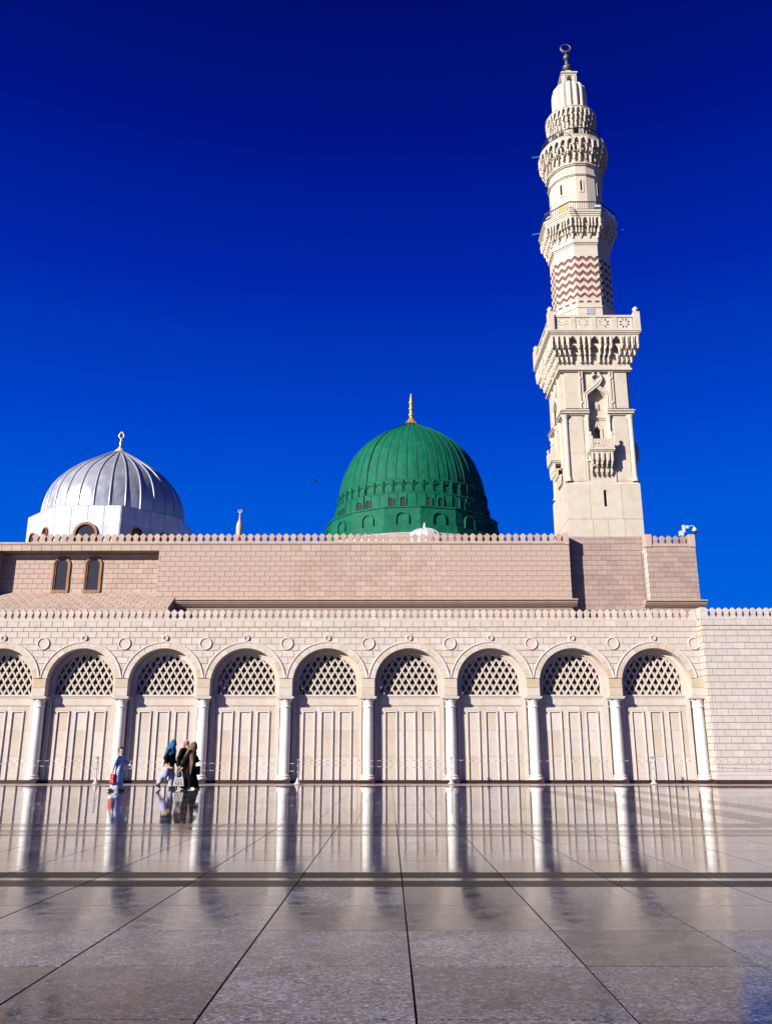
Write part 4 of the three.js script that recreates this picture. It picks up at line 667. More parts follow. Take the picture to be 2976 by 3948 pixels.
// ---------- little white cupola, slim finial ----------
{
  const c = thing('white_cupola', 'small white ribbed cupola in front of the green dome', 'dome', [2.15, 0, -50]);
  const prof = smoothProfile([[1.12, 13.3], [1.1, 13.7], [0.95, 14.02], [0.65, 14.27], [0.3, 14.39], [0.02, 14.42]], 20);
  mesh('shell', radial(prof, () => 1, 48), M.whitePaint, c);
  const ribG = one(new THREE.TubeGeometry(new THREE.CatmullRomCurve3(prof.map(([r, y]) => new THREE.Vector3(0, y, r + 0.005))), 20, 0.022, 5));
  for (let i = 0; i < 16; i++) mesh('rib', ribG, M.whitePaint, c).rotation.y = (i + 0.4) / 16 * 2 * Math.PI;
  mesh('drum', [lathe([[1.2, 7], [1.2, 13.3], [1.1, 13.34]], 32)], M.whitePaint, c);
  mesh('pinnacle', lathe([[0.12, 14.38], [0.09, 14.5], [0.075, 14.62], [0.05, 14.75], [0.0, 14.84]], 12), M.whitePaint, c);
  const t = thing('slim_finial', 'slender white bottle shaped finial rising behind the long battlements', 'finial', [-9.07, 0, -50]);
  mesh('body', lathe([[0.05, 7], [0.12, 13.6], [0.15, 13.9], [0.19, 14.25], [0.192, 14.5], [0.16, 14.75], [0.09, 14.92], [0.06, 15.0]], 24), M.minaret, t);
  mesh('stem', lathe([[0.05, 14.98], [0.075, 15.08], [0.04, 15.12], [0.04, 15.18], [0.06, 15.24], [0.03, 15.28], [0.035, 15.4], [0.03, 15.46]], 14), M.minaret, t);
  mesh('crescent', [tube([[0, 15.44, 0], [0.1, 15.49, 0], [0.105, 15.57, 0], [0.04, 15.62, 0]], 0.03, 20, 7), tube([[0, 15.44, 0], [-0.1, 15.49, 0], [-0.105, 15.57, 0], [-0.04, 15.62, 0]], 0.03, 20, 7), new THREE.ConeGeometry(0.03, 0.28, 10).translate(0.01, 15.58, 0)], M.minaret, t);
  const k = thing('security_camera', 'white security camera on a pole behind the corner block battlements', 'camera', [15.32, 0, -43]);
  mesh('pole', [bx(-0.06, 0.06, 11.0, 12.74, -0.06, 0.06)], M.whitePaint, k);
  mesh('junction_box', brickBox(0.22, 0.28, 0.16, 0.02).translate(-0.18, 12.12, 0.12), M.whitePaint, k);
  mesh('bracket_box', brickBox(0.15, 0.17, 0.13, 0.02).translate(0.17, 12.53, 0.06), M.whitePaint, k);
  mesh('arm', tube([[0.28, 12.66, 0.06], [0.42, 12.70, 0.06], [0.52, 12.65, 0.06], [0.55, 12.55, 0.06]], 0.025, 20, 8), M.whitePaint, k);
  mesh('dome_housing', lathe([[0.03, 12.62], [0.1, 12.55], [0.125, 12.45], [0.12, 12.38], [0.0, 12.38]], 18).translate(0.55, 0, 0.06), M.whitePaint, k);
  mesh('dome_lens', lathe([[0.105, 12.38], [0.09, 12.31], [0.05, 12.27], [0, 12.26]], 18).translate(0.55, 0, 0.06), M.darkGlass, k);
}
console.log('domes ready');
// ---------- barrier posts and tape ----------
const postSpots = [[-12.44, 37.9, 'leftmost barrier post, with a cone foot, left of the boy'], [-3.88, 37.9, 'barrier post with a cone foot between the walkers and the middle post'], [2.66, 38.2, 'barrier post with a cone foot in front of the middle columns'], [11.31, 38.3, 'rightmost barrier post, wrapped in red and white tape, before the last arch']];
const tapeWhite = mat(0.50, 0.48, 0.48, { roughness: 0.5 }), tapeDark = mat(0.10, 0.03, 0.035, { roughness: 0.5 }), postM = mat(0.36, 0.31, 0.28, { roughness: 0.45 });
postSpots.forEach(([x, z, label], i) => {
  const p = thing('barrier_post', label, 'barrier post', [x, 0, -z], i, 'barrier posts along the arcade');
  mesh('foot', lathe([[0, 0.004], [0.165, 0.004], [0.168, 0.022], [0.145, 0.04], [0.105, 0.08], [0.07, 0.14], [0.048, 0.22], [0.036, 0.28], [0, 0.28]], 24), postM, p);
  mesh('pole', new THREE.CylinderGeometry(0.014, 0.017, 0.8, 10).translate(0, 0.68, 0), i === 3 ? tapeWhite : mat(0.22, 0.19, 0.18, { roughness: 0.4, metalness: 0.3 }), p);
  mesh('top_ring', new THREE.TorusGeometry(0.045, 0.014, 8, 16).translate(0, 1.09, 0), M.iron, p);
  for (let k = 0; k < 5; k++) { const y = 0.5 + k * 0.13, a = k * 1.9; mesh('tape_wrap', new THREE.TorusGeometry(0.033, 0.012, 6, 12).rotateX(Math.PI / 2 + 0.3 * Math.sin(a)).translate(0.006 * Math.cos(a), y, 0), k % 2 ? tapeDark : tapeWhite, p); }
  mesh('tape_tail', tube([[0.03, 1.02, 0.02], [0.09, 0.86, 0.04], [0.07, 0.68, 0.03], [0.11, 0.5, 0.05], [0.08, 0.42, 0.03]], 0.008, 20, 5), tapeDark, p);
});
function tape(a, b, sag, label) { // striped plastic tape, drawn as alternate pieces of one ribbon
  const o = thing('barrier_tape', label, 'barrier tape', a, 0, 'striped tape between the barrier posts'), n = Math.max(8, Math.round(Math.hypot(b[0] - a[0], b[2] - a[2]) / 0.17)), d = [b[0] - a[0], b[1] - a[1], b[2] - a[2]];
  const P = (t) => [d[0] * t, d[1] * t - sag * 4 * t * (1 - t), d[2] * t], gs = [[], []];
  for (let i = 0; i < n; i++) { const g = bar([0, 0, 0], [0, Math.hypot(d[0], d[2]) / n, 0], 0.013, 0.005); g.rotateZ(-Math.PI / 2 + Math.atan2(P((i + 1) / n)[1] - P(i / n)[1], Math.abs(d[0]) / n)); g.translate(...P(i / n)); gs[i % 2].push(g); };
  mesh('pale_stripes', gs[0], tapeWhite, o); mesh('dark_stripes', gs[1], tapeDark, o);
}
{
  const q = postSpots.map(([x, z]) => [x, -z]), at = (i, y) => [q[i][0], y, q[i][1]];
  tape([-19.8, 1.02, -37.6], at(0, 0.98), 0.03, 'upper striped tape from the left edge to the leftmost barrier post'); tape([-16.9, 0.88, -37.7], at(0, 0.66), 0.02, 'lower striped tape sloping down to the leftmost barrier post');
  tape(at(0, 1.0), at(1, 0.86), 0.05, 'upper striped tape running behind the walking people'); tape(at(0, 0.7), at(1, 0.55), 0.04, 'lower striped tape running behind the walking people');
  tape(at(1, 1.0), at(2, 1.0), 0.03, 'upper striped tape between the two middle barrier posts'); tape(at(1, 0.86), at(2, 0.66), 0.02, 'lower striped tape between the two middle barrier posts');
  tape(at(2, 1.0), at(3, 0.98), 0.03, 'striped tape between the middle right and rightmost barrier posts'); tape(at(3, 1.02), [17.9, 0.88, -38.2], 0.02, 'striped tape from the rightmost post along the plain wing');
}

// ---------- people ----------
function surfaceNet(f, b0, b1, h) { // mesh of f = 0 (f < 0 inside)
  const n = [0, 1, 2].map((k) => Math.ceil((b1[k] - b0[k]) / h) + 1), [nx, ny, nz] = n, F = new Float32Array(nx * ny * nz), id = (i, j, k) => i + nx * (j + ny * k);
  for (let k = 0; k < nz; k++) for (let j = 0; j < ny; j++) for (let i = 0; i < nx; i++) F[id(i, j, k)] = f(b0[0] + i * h, b0[1] + j * h, b0[2] + k * h);
  const V = new Int32Array(nx * ny * nz).fill(-1), pos = [], idx = [];
  for (let k = 0; k < nz - 1; k++) for (let j = 0; j < ny - 1; j++) for (let i = 0; i < nx - 1; i++) {
    let c = 0, sx = 0, sy = 0, sz = 0; const g = (a, b, d) => F[id(i + a, j + b, k + d)];
    const E = (a, b, d, A, B, D) => { const u = g(a, b, d), v = g(A, B, D); if ((u < 0) !== (v < 0)) { const t = u / (u - v); sx += a + (A - a) * t; sy += b + (B - b) * t; sz += d + (D - d) * t; c++; } };
    for (let a = 0; a < 2; a++) for (let b = 0; b < 2; b++) { E(0, a, b, 1, a, b); E(a, 0, b, a, 1, b); E(a, b, 0, a, b, 1); }
    if (c) { V[id(i, j, k)] = pos.length / 3; pos.push(b0[0] + (i + sx / c) * h, b0[1] + (j + sy / c) * h, b0[2] + (k + sz / c) * h); }
  }
  const quad = (a, b, c, d, flip) => { if (a < 0 || b < 0 || c < 0 || d < 0) return; if (flip) idx.push(a, c, b, a, d, c); else idx.push(a, b, c, a, c, d); };
  for (let k = 1; k < nz - 1; k++) for (let j = 1; j < ny - 1; j++) for (let i = 1; i < nx - 1; i++) {
    const u = F[id(i, j, k)] < 0, v = (a, b, d) => V[id(i + a, j + b, k + d)];
    if (u !== F[id(i + 1, j, k)] < 0) quad(v(0, -1, -1), v(0, 0, -1), v(0, 0, 0), v(0, -1, 0), !u);
    if (u !== F[id(i, j + 1, k)] < 0) quad(v(-1, 0, -1), v(-1, 0, 0), v(0, 0, 0), v(0, 0, -1), !u);
    if (u !== F[id(i, j, k + 1)] < 0) quad(v(-1, -1, 0), v(0, -1, 0), v(0, 0, 0), v(-1, 0, 0), !u);
  }
  const G = new THREE.BufferGeometry(); G.setAttribute('position', new THREE.Float32BufferAttribute(pos, 3)); G.setIndex(idx); G.computeVertexNormals(); return G;
}
// distance to a chain of tapered limbs, joined smoothly; each bone is [ax, ay, az, bx, by, bz, ra, rb]
function bones(list, k = 0.03, sz = 1) {
  return (x, y, z) => {
    let d = 1e3;
    for (const [ax, ay, az, bx, by, bz, ra, rb] of list) {
      const vx = bx - ax, vy = by - ay, vz = bz - az, px = x - ax, py = y - ay, pz = (z - az) * sz, t = Math.max(0, Math.min(1, (px * vx + py * vy + pz * vz) / (vx * vx + vy * vy + vz * vz + 1e-9)));
      const e = Math.hypot(px - vx * t, py - vy * t, pz - vz * t) - (ra + (rb - ra) * t), q = Math.max(0, Math.min(1, 0.5 + 0.5 * (d - e) / k)); d = d * (1 - q) + e * q - k * q * (1 - q);
    }
    return d;
  };
}
const bone = (a, b, ra, rb = ra) => [...a, ...b, ra, rb];
function boundsOf(list, m = 0.06) { const lo = [1e3, 1e3, 1e3], hi = [-1e3, -1e3, -1e3]; for (const b of list) for (const o of [0, 3]) for (let k = 0; k < 3; k++) { lo[k] = Math.min(lo[k], b[o + k] - Math.max(b[6], b[7]) - m); hi[k] = Math.max(hi[k], b[o + k] + Math.max(b[6], b[7]) + m); } return [lo, hi]; }
function hand(w, d, side, curl) { // wrist, direction of the hand, the way the thumb points, how far the fingers are closed
  const D = new THREE.Vector3(...d).normalize(), S = new THREE.Vector3(...side).addScaledVector(D, -new THREE.Vector3(...side).dot(D)).normalize(), N = new THREE.Vector3().crossVectors(D, S), W = new THREE.Vector3(...w), P = (a, b, c) => W.clone().addScaledVector(D, a).addScaledVector(S, b).addScaledVector(N, c).toArray(), L = [];
  for (const b of [-0.024, -0.008, 0.009, 0.025]) L.push(bone(P(0, b * 0.6, 0), P(0.075, b, 0), 0.014, 0.0115));
  [[-0.027, 0.052], [-0.009, 0.068], [0.009, 0.074], [0.027, 0.066]].forEach(([b, l]) => { let p = [0.078, 0], a = curl * 0.5; for (const f of [0.45, 0.31, 0.24]) { const q = [p[0] + Math.cos(a) * l * f, p[1] + Math.sin(a) * l * f]; L.push(bone(P(p[0], b, p[1]), P(q[0], b * 1.05, q[1]), 0.0092, 0.0085)); p = q; a += curl; } });
  L.push(bone(P(0.018, 0.028, 0), P(0.05, 0.056, 0.012 * curl), 0.012, 0.0105), bone(P(0.05, 0.056, 0.012 * curl), P(0.082, 0.058, 0.03 * curl), 0.0098, 0.0085));
  return L;
}
function headBones(c, f) { // c = centre of the skull, f = unit direction of the face in the ground plane
  const q = (a, b, s = 0) => [c[0] + f[0] * a - f[1] * s, c[1] + b, c[2] + f[1] * a + f[0] * s];
  return [bone(q(-0.015, 0.03), q(0.0, 0.03), 0.092, 0.09), bone(q(0.025, -0.02), q(0.045, -0.075), 0.068, 0.042), bone(q(0.088, 0.0), q(0.112, -0.032), 0.010, 0.016), bone(q(0.085, 0.018, -0.03), q(0.085, 0.018, 0.03), 0.014), bone(q(0.083, -0.062, -0.016), q(0.083, -0.062, 0.016), 0.009),
    bone(q(-0.005, 0.012, 0.086), q(-0.008, -0.025, 0.086), 0.018, 0.012), bone(q(-0.005, 0.012, -0.086), q(-0.008, -0.025, -0.086), 0.018, 0.012), bone(q(-0.01, -0.05), q(-0.025, -0.16), 0.05, 0.055)];
}
function bodyMesh(o, J, hands, skin, headC, face, s0 = 1) {
  const L = [bone(J.pelvis, J.chest, 0.125, 0.135), bone(J.chest, J.neck, 0.11, 0.055)]; // trunk
  for (const s of ['l', 'r']) L.push(bone(J.chest, J['sh' + s], 0.09, 0.06), bone(J['sh' + s], J['el' + s], 0.05, 0.04), bone(J['el' + s], J['wr' + s], 0.038, 0.027), bone(J.pelvis, J['hip' + s], 0.12, 0.09), bone(J['hip' + s], J['kn' + s], 0.085, 0.058), bone(J['kn' + s], J['an' + s], 0.055, 0.036), bone(J['an' + s], J['to' + s], 0.038, 0.028));
  for (const b of L) { b[6] *= s0; b[7] *= s0; }
  const parts = [surfaceNet(bones(L, 0.035), ...boundsOf(L), 0.02)], H = headBones(headC, face); parts.push(surfaceNet(bones(H, 0.018), ...boundsOf(H, 0.03), 0.008));
  for (const h of hands) parts.push(surfaceNet(bones(h, 0.006), ...boundsOf(h, 0.015), 0.0055));
  mesh('body', parts, skin, o);
  const q = (a, b, s) => [headC[0] + face[0] * a - face[1] * s, headC[1] + b, headC[2] + face[1] * a + face[0] * s];
  mesh('eyes', [-0.032, 0.032].map((s) => new THREE.SphereGeometry(0.012, 10, 8).translate(...q(0.084, 0.0, s))), mat(0.02, 0.015, 0.012, { roughness: 0.3 }), o);
}
const fold = (x, y, z, a, f) => a * Math.sin(f * x + 2.1 * Math.sin(3 * y + 1.3 * x)) * Math.cos(0.6 * f * z + 1.7 * y) ;
const wear = (name, o, list, m, { k = 0.05, cell = 0.017, amp = 0.008, fr = 26, lo, hi, sz = 1, cut } = {}) => {
  const b = bones(list, k, sz), f = (x, y, z) => { let d = b(x, y, z) + fold(x, y, z, amp, fr); if (cut) d = Math.max(d, cut(x, y, z)); return d; }, B = boundsOf(list, 0.07); if (lo) B[0][1] = lo; if (hi) B[1][1] = hi;
  return mesh(name, surfaceNet(f, B[0], B[1], cell), m, o);
};
const cloth = (r, g, b, o = {}) => mat(r, g, b, { tex: T.cloth, size: 0.5, roughness: 0.95, ...o });
const skinM = mat(0.30, 0.165, 0.105, { roughness: 0.55 }), skinD = mat(0.17, 0.09, 0.055, { roughness: 0.55 });
const shoe = (o, a, t, m) => mesh('shoe', surfaceNet(bones([bone([a[0] - 0.02, a[1] - 0.045, a[2]], [t[0] + 0.02, Math.max(0.03, t[1] - 0.012), t[2]], 0.042, 0.034), bone([a[0] - 0.03, a[1] - 0.02, a[2]], [a[0] + 0.03, a[1] - 0.03, a[2]], 0.045)], 0.03), ...boundsOf([bone(a, t, 0.06)], 0.06), 0.01), m, o);
{ // boy in a long pale robe, walking right with a red bag
  const o = thing('person', 'boy in a long pale blue robe walking with a red bag', 'person', [-9.30, 0, -30.7]);
  const J = { pelvis: [0, 0.76, 0], chest: [0.0, 1.02, 0], neck: [0.02, 1.2, 0], shl: [0.03, 1.13, -0.13], ell: [0.19, 0.98, -0.14], wrl: [0.355, 0.85, -0.1], shr: [-0.04, 1.13, 0.14], elr: [-0.12, 0.92, 0.17], wrr: [-0.165, 0.72, 0.19], hipl: [0.02, 0.72, -0.06], knl: [0.08, 0.4, -0.06], anl: [0.06, 0.07, -0.06], tol: [0.17, 0.035, -0.05], hipr: [-0.02, 0.72, 0.07], knr: [-0.10, 0.4, 0.07], anr: [-0.25, 0.085, 0.07], tor: [-0.15, 0.035, 0.08] };
  bodyMesh(o, J, [hand(J.wrl, [0.75, -0.62, 0.1], [0.5, 0.6, 0.3], 0.5), hand(J.wrr, [-0.05, -1, 0.02], [1, 0, 0.2], 1.25)], skinM, [0.035, 1.325, 0.02], [0.55, 0.835], 0.72);
  const robe = cloth(0.46, 0.53, 0.70);
  wear('robe', o, [bone([0, 1.08, 0], [0, 0.78, 0], 0.125, 0.125), bone([0, 0.8, 0], [-0.06, 0.13, 0], 0.13, 0.17), bone([0, 0.7, 0], [0.06, 0.12, -0.03], 0.12, 0.11), bone([0, 0.7, 0.03], [-0.16, 0.14, 0.05], 0.11, 0.09), bone([0, 1.1, 0], J.shl, 0.09, 0.062), bone(J.shl, J.ell, 0.06, 0.055), bone(J.ell, [0.335, 0.866, -0.105], 0.054, 0.048), bone([0, 1.1, 0], J.shr, 0.09, 0.062), bone(J.shr, J.elr, 0.062, 0.057), bone(J.elr, [-0.16, 0.74, 0.188], 0.056, 0.05), bone([0.0, 1.14, 0], [0.02, 1.2, 0.0], 0.09, 0.055)], robe, { k: 0.05, amp: 0.009, fr: 30, cut: (x, y) => 0.11 - y });
  mesh('hair', surfaceNet((x, y, z) => { const d = Math.hypot((x - 0.012) / 1.02, (y - 1.368) * 1.0, (z - 0.0) / 1.02) - 0.107; const face = (x - 0.035) * 0.55 + (z - 0.02) * 0.835; return Math.max(d, 0.0 + Math.min(face - 0.035, 1.405 - y + 0.0) > 0 ? Math.min(face - 0.035, 1.395 - y) : d, 1.29 - y + Math.max(0, face) * 1.5); }, [-0.14, 1.22, -0.16], [0.2, 1.52, 0.18], 0.009), mat(0.012, 0.009, 0.008, { roughness: 0.5 }), o);
  mesh('collar', new THREE.TorusGeometry(0.06, 0.014, 8, 20).rotateX(Math.PI / 2).translate(0.02, 1.205, 0), cloth(0.5, 0.52, 0.58), o);
  shoe(o, J.anl, J.tol, M.iron); shoe(o, J.anr, J.tor, M.iron);
  const b = thing('shopping_bag', 'bright red bag with pale print hanging from the boy\'s hand', 'bag', [-9.46, 0.235, -30.5]), red = mat(0.42, 0.012, 0.012, { roughness: 0.35 });
  mesh('pouch', surfaceNet((x, y, z) => { const q = [Math.abs(x) - 0.07 - 0.006 * Math.sin(30 * y), Math.abs(y - 0.17) - 0.165, Math.abs(z) - 0.03 - 0.012 * Math.sin(16 * y + 9 * x)]; return Math.hypot(...q.map((v) => Math.max(v, 0))) + Math.min(Math.max(...q), 0) - 0.008; }, [-0.1, -0.03, -0.08], [0.1, 0.37, 0.08], 0.01), red, b);
  for (const s of [-1, 1]) mesh('handle', tube([[-0.04, 0.33, s * 0.02], [-0.03, 0.40, s * 0.01], [0, 0.425, 0], [0.03, 0.40, s * 0.01], [0.04, 0.33, s * 0.02]], 0.006, 20, 6), red, b);
  for (const [x, y, w, h] of [[-0.03, 0.26, 0.03, 0.05], [0.025, 0.25, 0.025, 0.06], [0, 0.17, 0.06, 0.035], [-0.03, 0.1, 0.02, 0.05], [0.03, 0.1, 0.03, 0.04]]) mesh('print', bx(x - w / 2, x + w / 2, y - h / 2, y + h / 2, 0.048, 0.053), mat(0.55, 0.25, 0.16, { roughness: 0.5 }), b);
}
{ // woman in a blue scarf, striding right
  const o = thing('person', 'woman in a bright blue headscarf, black top and lilac trousers', 'person', [-8.16, 0, -33.0]);
  const J = { pelvis: [0, 0.93, 0], chest: [0.06, 1.25, 0], neck: [0.1, 1.44, 0], shl: [0.08, 1.37, -0.16], ell: [0.1, 1.1, -0.2], wrl: [0.2, 0.92, -0.16], shr: [0.04, 1.37, 0.16], elr: [-0.1, 1.1, 0.2], wrr: [-0.02, 0.9, 0.22], hipl: [0.03, 0.88, -0.08], knl: [0.12, 0.5, -0.08], anl: [0.07, 0.09, -0.08], tol: [0.2, 0.04, -0.08], hipr: [-0.02, 0.88, 0.08], knr: [-0.09, 0.5, 0.09], anr: [-0.34, 0.17, 0.09], tor: [-0.28, 0.05, 0.09] };
  bodyMesh(o, J, [hand(J.wrl, [0.8, -0.6, 0.1], [0, 0.5, 1], 0.7), hand(J.wrr, [0.7, -0.6, 0.1], [0.5, 0.5, 0], 0.9)], skinD, [0.125, 1.6, 0], [0.97, 0.2]);
  const tr = cloth(0.36, 0.36, 0.52);
  wear('trousers', o, [bone([0, 0.97, 0], [0, 0.85, 0], 0.15, 0.165), bone([0.03, 0.85, -0.08], [0.1, 0.48, -0.08], 0.13, 0.12), bone([0.1, 0.48, -0.08], [0.07, 0.13, -0.08], 0.12, 0.115), bone([-0.02, 0.85, 0.07], [-0.12, 0.5, 0.09], 0.13, 0.115), bone([-0.12, 0.5, 0.09], [-0.33, 0.23, 0.09], 0.115, 0.085), bone([-0.1, 0.6, 0.08], [-0.3, 0.35, 0.09], 0.06, 0.04)], tr, { k: 0.06, amp: 0.014, fr: 24, cut: (x, y) => 0.075 - y });
  wear('black_top', o, [bone(J.pelvis, J.chest, 0.175, 0.165), bone([-0.02, 0.95, 0], [-0.02, 0.83, 0], 0.17, 0.19), bone(J.chest, [0.09, 1.4, 0], 0.15, 0.08), bone(J.shr, J.elr, 0.075, 0.07), bone(J.elr, [-0.04, 0.92, 0.215], 0.066, 0.055), bone(J.shl, J.ell, 0.075, 0.07), bone(J.ell, [0.17, 0.95, -0.17], 0.066, 0.055)], cloth(0.004, 0.004, 0.005, { specularIntensity: 0.3 }), { amp: 0.007, cut: (x, y) => 0.79 - y });
  wear('headscarf', o, [bone([0.10, 1.64, 0], [0.11, 1.60, 0], 0.12, 0.118), bone([0.07, 1.58, 0], [0.02, 1.42, 0], 0.105, 0.14), bone([0.04, 1.42, 0], [0.05, 1.27, 0.0], 0.17, 0.205), bone([0.0, 1.4, 0.05], [-0.15, 1.08, 0.12], 0.12, 0.05), bone([0.0, 1.4, -0.05], [-0.12, 1.12, -0.12], 0.12, 0.05), bone([0.06, 1.4, 0.1], [0.06, 1.24, 0.16], 0.09, 0.07)], cloth(0.018, 0.10, 0.25), { k: 0.05, amp: 0.011, fr: 22, cell: 0.015, cut: (x, y, z) => Math.max(1.03 + 0.75 * Math.max(0, x + 0.13) - y * 1.0, -(Math.hypot(x - 0.27, y - 1.595, z * 1.1) - 0.105)) });
  shoe(o, J.anl, J.tol, M.iron); shoe(o, J.anr, J.tor, M.iron);
  const y = thing('yellow_sandals', 'yellow sandals held at the hip of the woman in the blue headscarf', 'sandals', [-8.12, 0.83, -32.74]), ym = mat(0.45, 0.28, 0.07, { roughness: 0.6 });
  for (const [a, b] of [[[-0.12, 0.02, 0], [0.03, -0.02, 0.01]], [[-0.01, -0.06, 0.02], [0.14, -0.09, 0.02]]]) mesh('sandal', surfaceNet(bones([bone(a, b, 0.038, 0.03), bone([a[0] + 0.03, a[1] + 0.02, a[2]], [a[0] + 0.06, a[1] + 0.04, a[2]], 0.018)], 0.02), ...boundsOf([bone(a, b, 0.05)], 0.05), 0.01), ym, y);
}
{ // bearded man in a dark jacket between the two women
  const o = thing('person', 'bearded man in a black jacket and pink headcloth between two women', 'person', [-7.86, 0, -33.8]);
  const J = { pelvis: [0, 0.93, 0], chest: [0.03, 1.25, 0], neck: [0.08, 1.43, 0], shl: [0.06, 1.36, -0.19], ell: [0.08, 1.08, -0.23], wrl: [0.2, 0.88, -0.2], shr: [0.0, 1.36, 0.19], elr: [-0.1, 1.08, 0.23], wrr: [-0.06, 0.83, 0.25], hipl: [0.02, 0.88, -0.09], knl: [0.15, 0.5, -0.09], anl: [0.16, 0.09, -0.09], tol: [0.29, 0.04, -0.09], hipr: [-0.02, 0.88, 0.09], knr: [-0.05, 0.5, 0.09], anr: [-0.25, 0.13, 0.09], tor: [-0.16, 0.04, 0.09] };
  bodyMesh(o, J, [hand(J.wrl, [0.3, -1, 0.1], [1, 0, 0.2], 0.5), hand(J.wrr, [0.1, -1, 0.1], [1, 0, 0.2], 0.5)], skinD, [0.125, 1.575, 0.01], [0.9, 0.43]);
  wear('tunic', o, [bone([0, 1.0, 0], [0, 0.8, 0], 0.16, 0.18), bone([-0.01, 0.8, 0.05], [-0.05, 0.48, 0.09], 0.15, 0.15), bone([0.02, 0.8, -0.05], [0.1, 0.48, -0.08], 0.15, 0.14)], cloth(0.035, 0.03, 0.05), { amp: 0.012, cut: (x, y) => 0.42 - y });
  for (const s of ['l', 'r']) wear('trouser_leg', o, [bone(J['kn' + s], J['an' + s], 0.085, 0.065)], cloth(0.02, 0.018, 0.024), { amp: 0.006 });
  wear('jacket', o, [bone(J.pelvis, J.chest, 0.18, 0.19), bone([-0.03, 0.95, 0], [-0.03, 0.82, 0], 0.19, 0.2), bone(J.chest, [0.06, 1.4, 0], 0.17, 0.09), bone([0.02, 1.33, 0], J.shr, 0.12, 0.085), bone([0.02, 1.33, 0], J.shl, 0.12, 0.085), bone(J.shr, J.elr, 0.085, 0.075), bone(J.elr, [-0.065, 0.86, 0.245], 0.075, 0.062), bone(J.shl, J.ell, 0.085, 0.075), bone(J.ell, [0.18, 0.9, -0.2], 0.075, 0.062)], cloth(0.004, 0.0038, 0.005, { specularIntensity: 0.3 }), { amp: 0.007, cut: (x, y) => 0.79 - y });
  wear('beard', o, [bone([0.18, 1.51, 0.03], [0.2, 1.44, 0.04], 0.045, 0.03), bone([0.13, 1.53, 0.08], [0.18, 1.49, 0.06], 0.025, 0.03)], mat(0.45, 0.42, 0.40, { roughness: 0.95 }), { k: 0.02, amp: 0.004, cell: 0.01 });
  wear('headcloth', o, [bone([0.09, 1.64, 0], [0.12, 1.64, 0.01], 0.108, 0.105), bone([0.07, 1.62, 0], [0.02, 1.5, 0], 0.07, 0.05)], mat(0.36, 0.09, 0.12, { roughness: 0.9 }), { k: 0.03, amp: 0.006, cell: 0.012, cut: (x, y, z) => Math.min(1.615 - y, x - 0.06) });
  mesh('cap_crown', new THREE.SphereGeometry(0.085, 16, 8, 0, Math.PI * 2, 0, Math.PI / 2).translate(0.11, 1.68, 0.005), cloth(0.5, 0.45, 0.44), o);
  shoe(o, J.anl, J.tol, M.iron); shoe(o, J.anr, J.tor, M.iron);
}
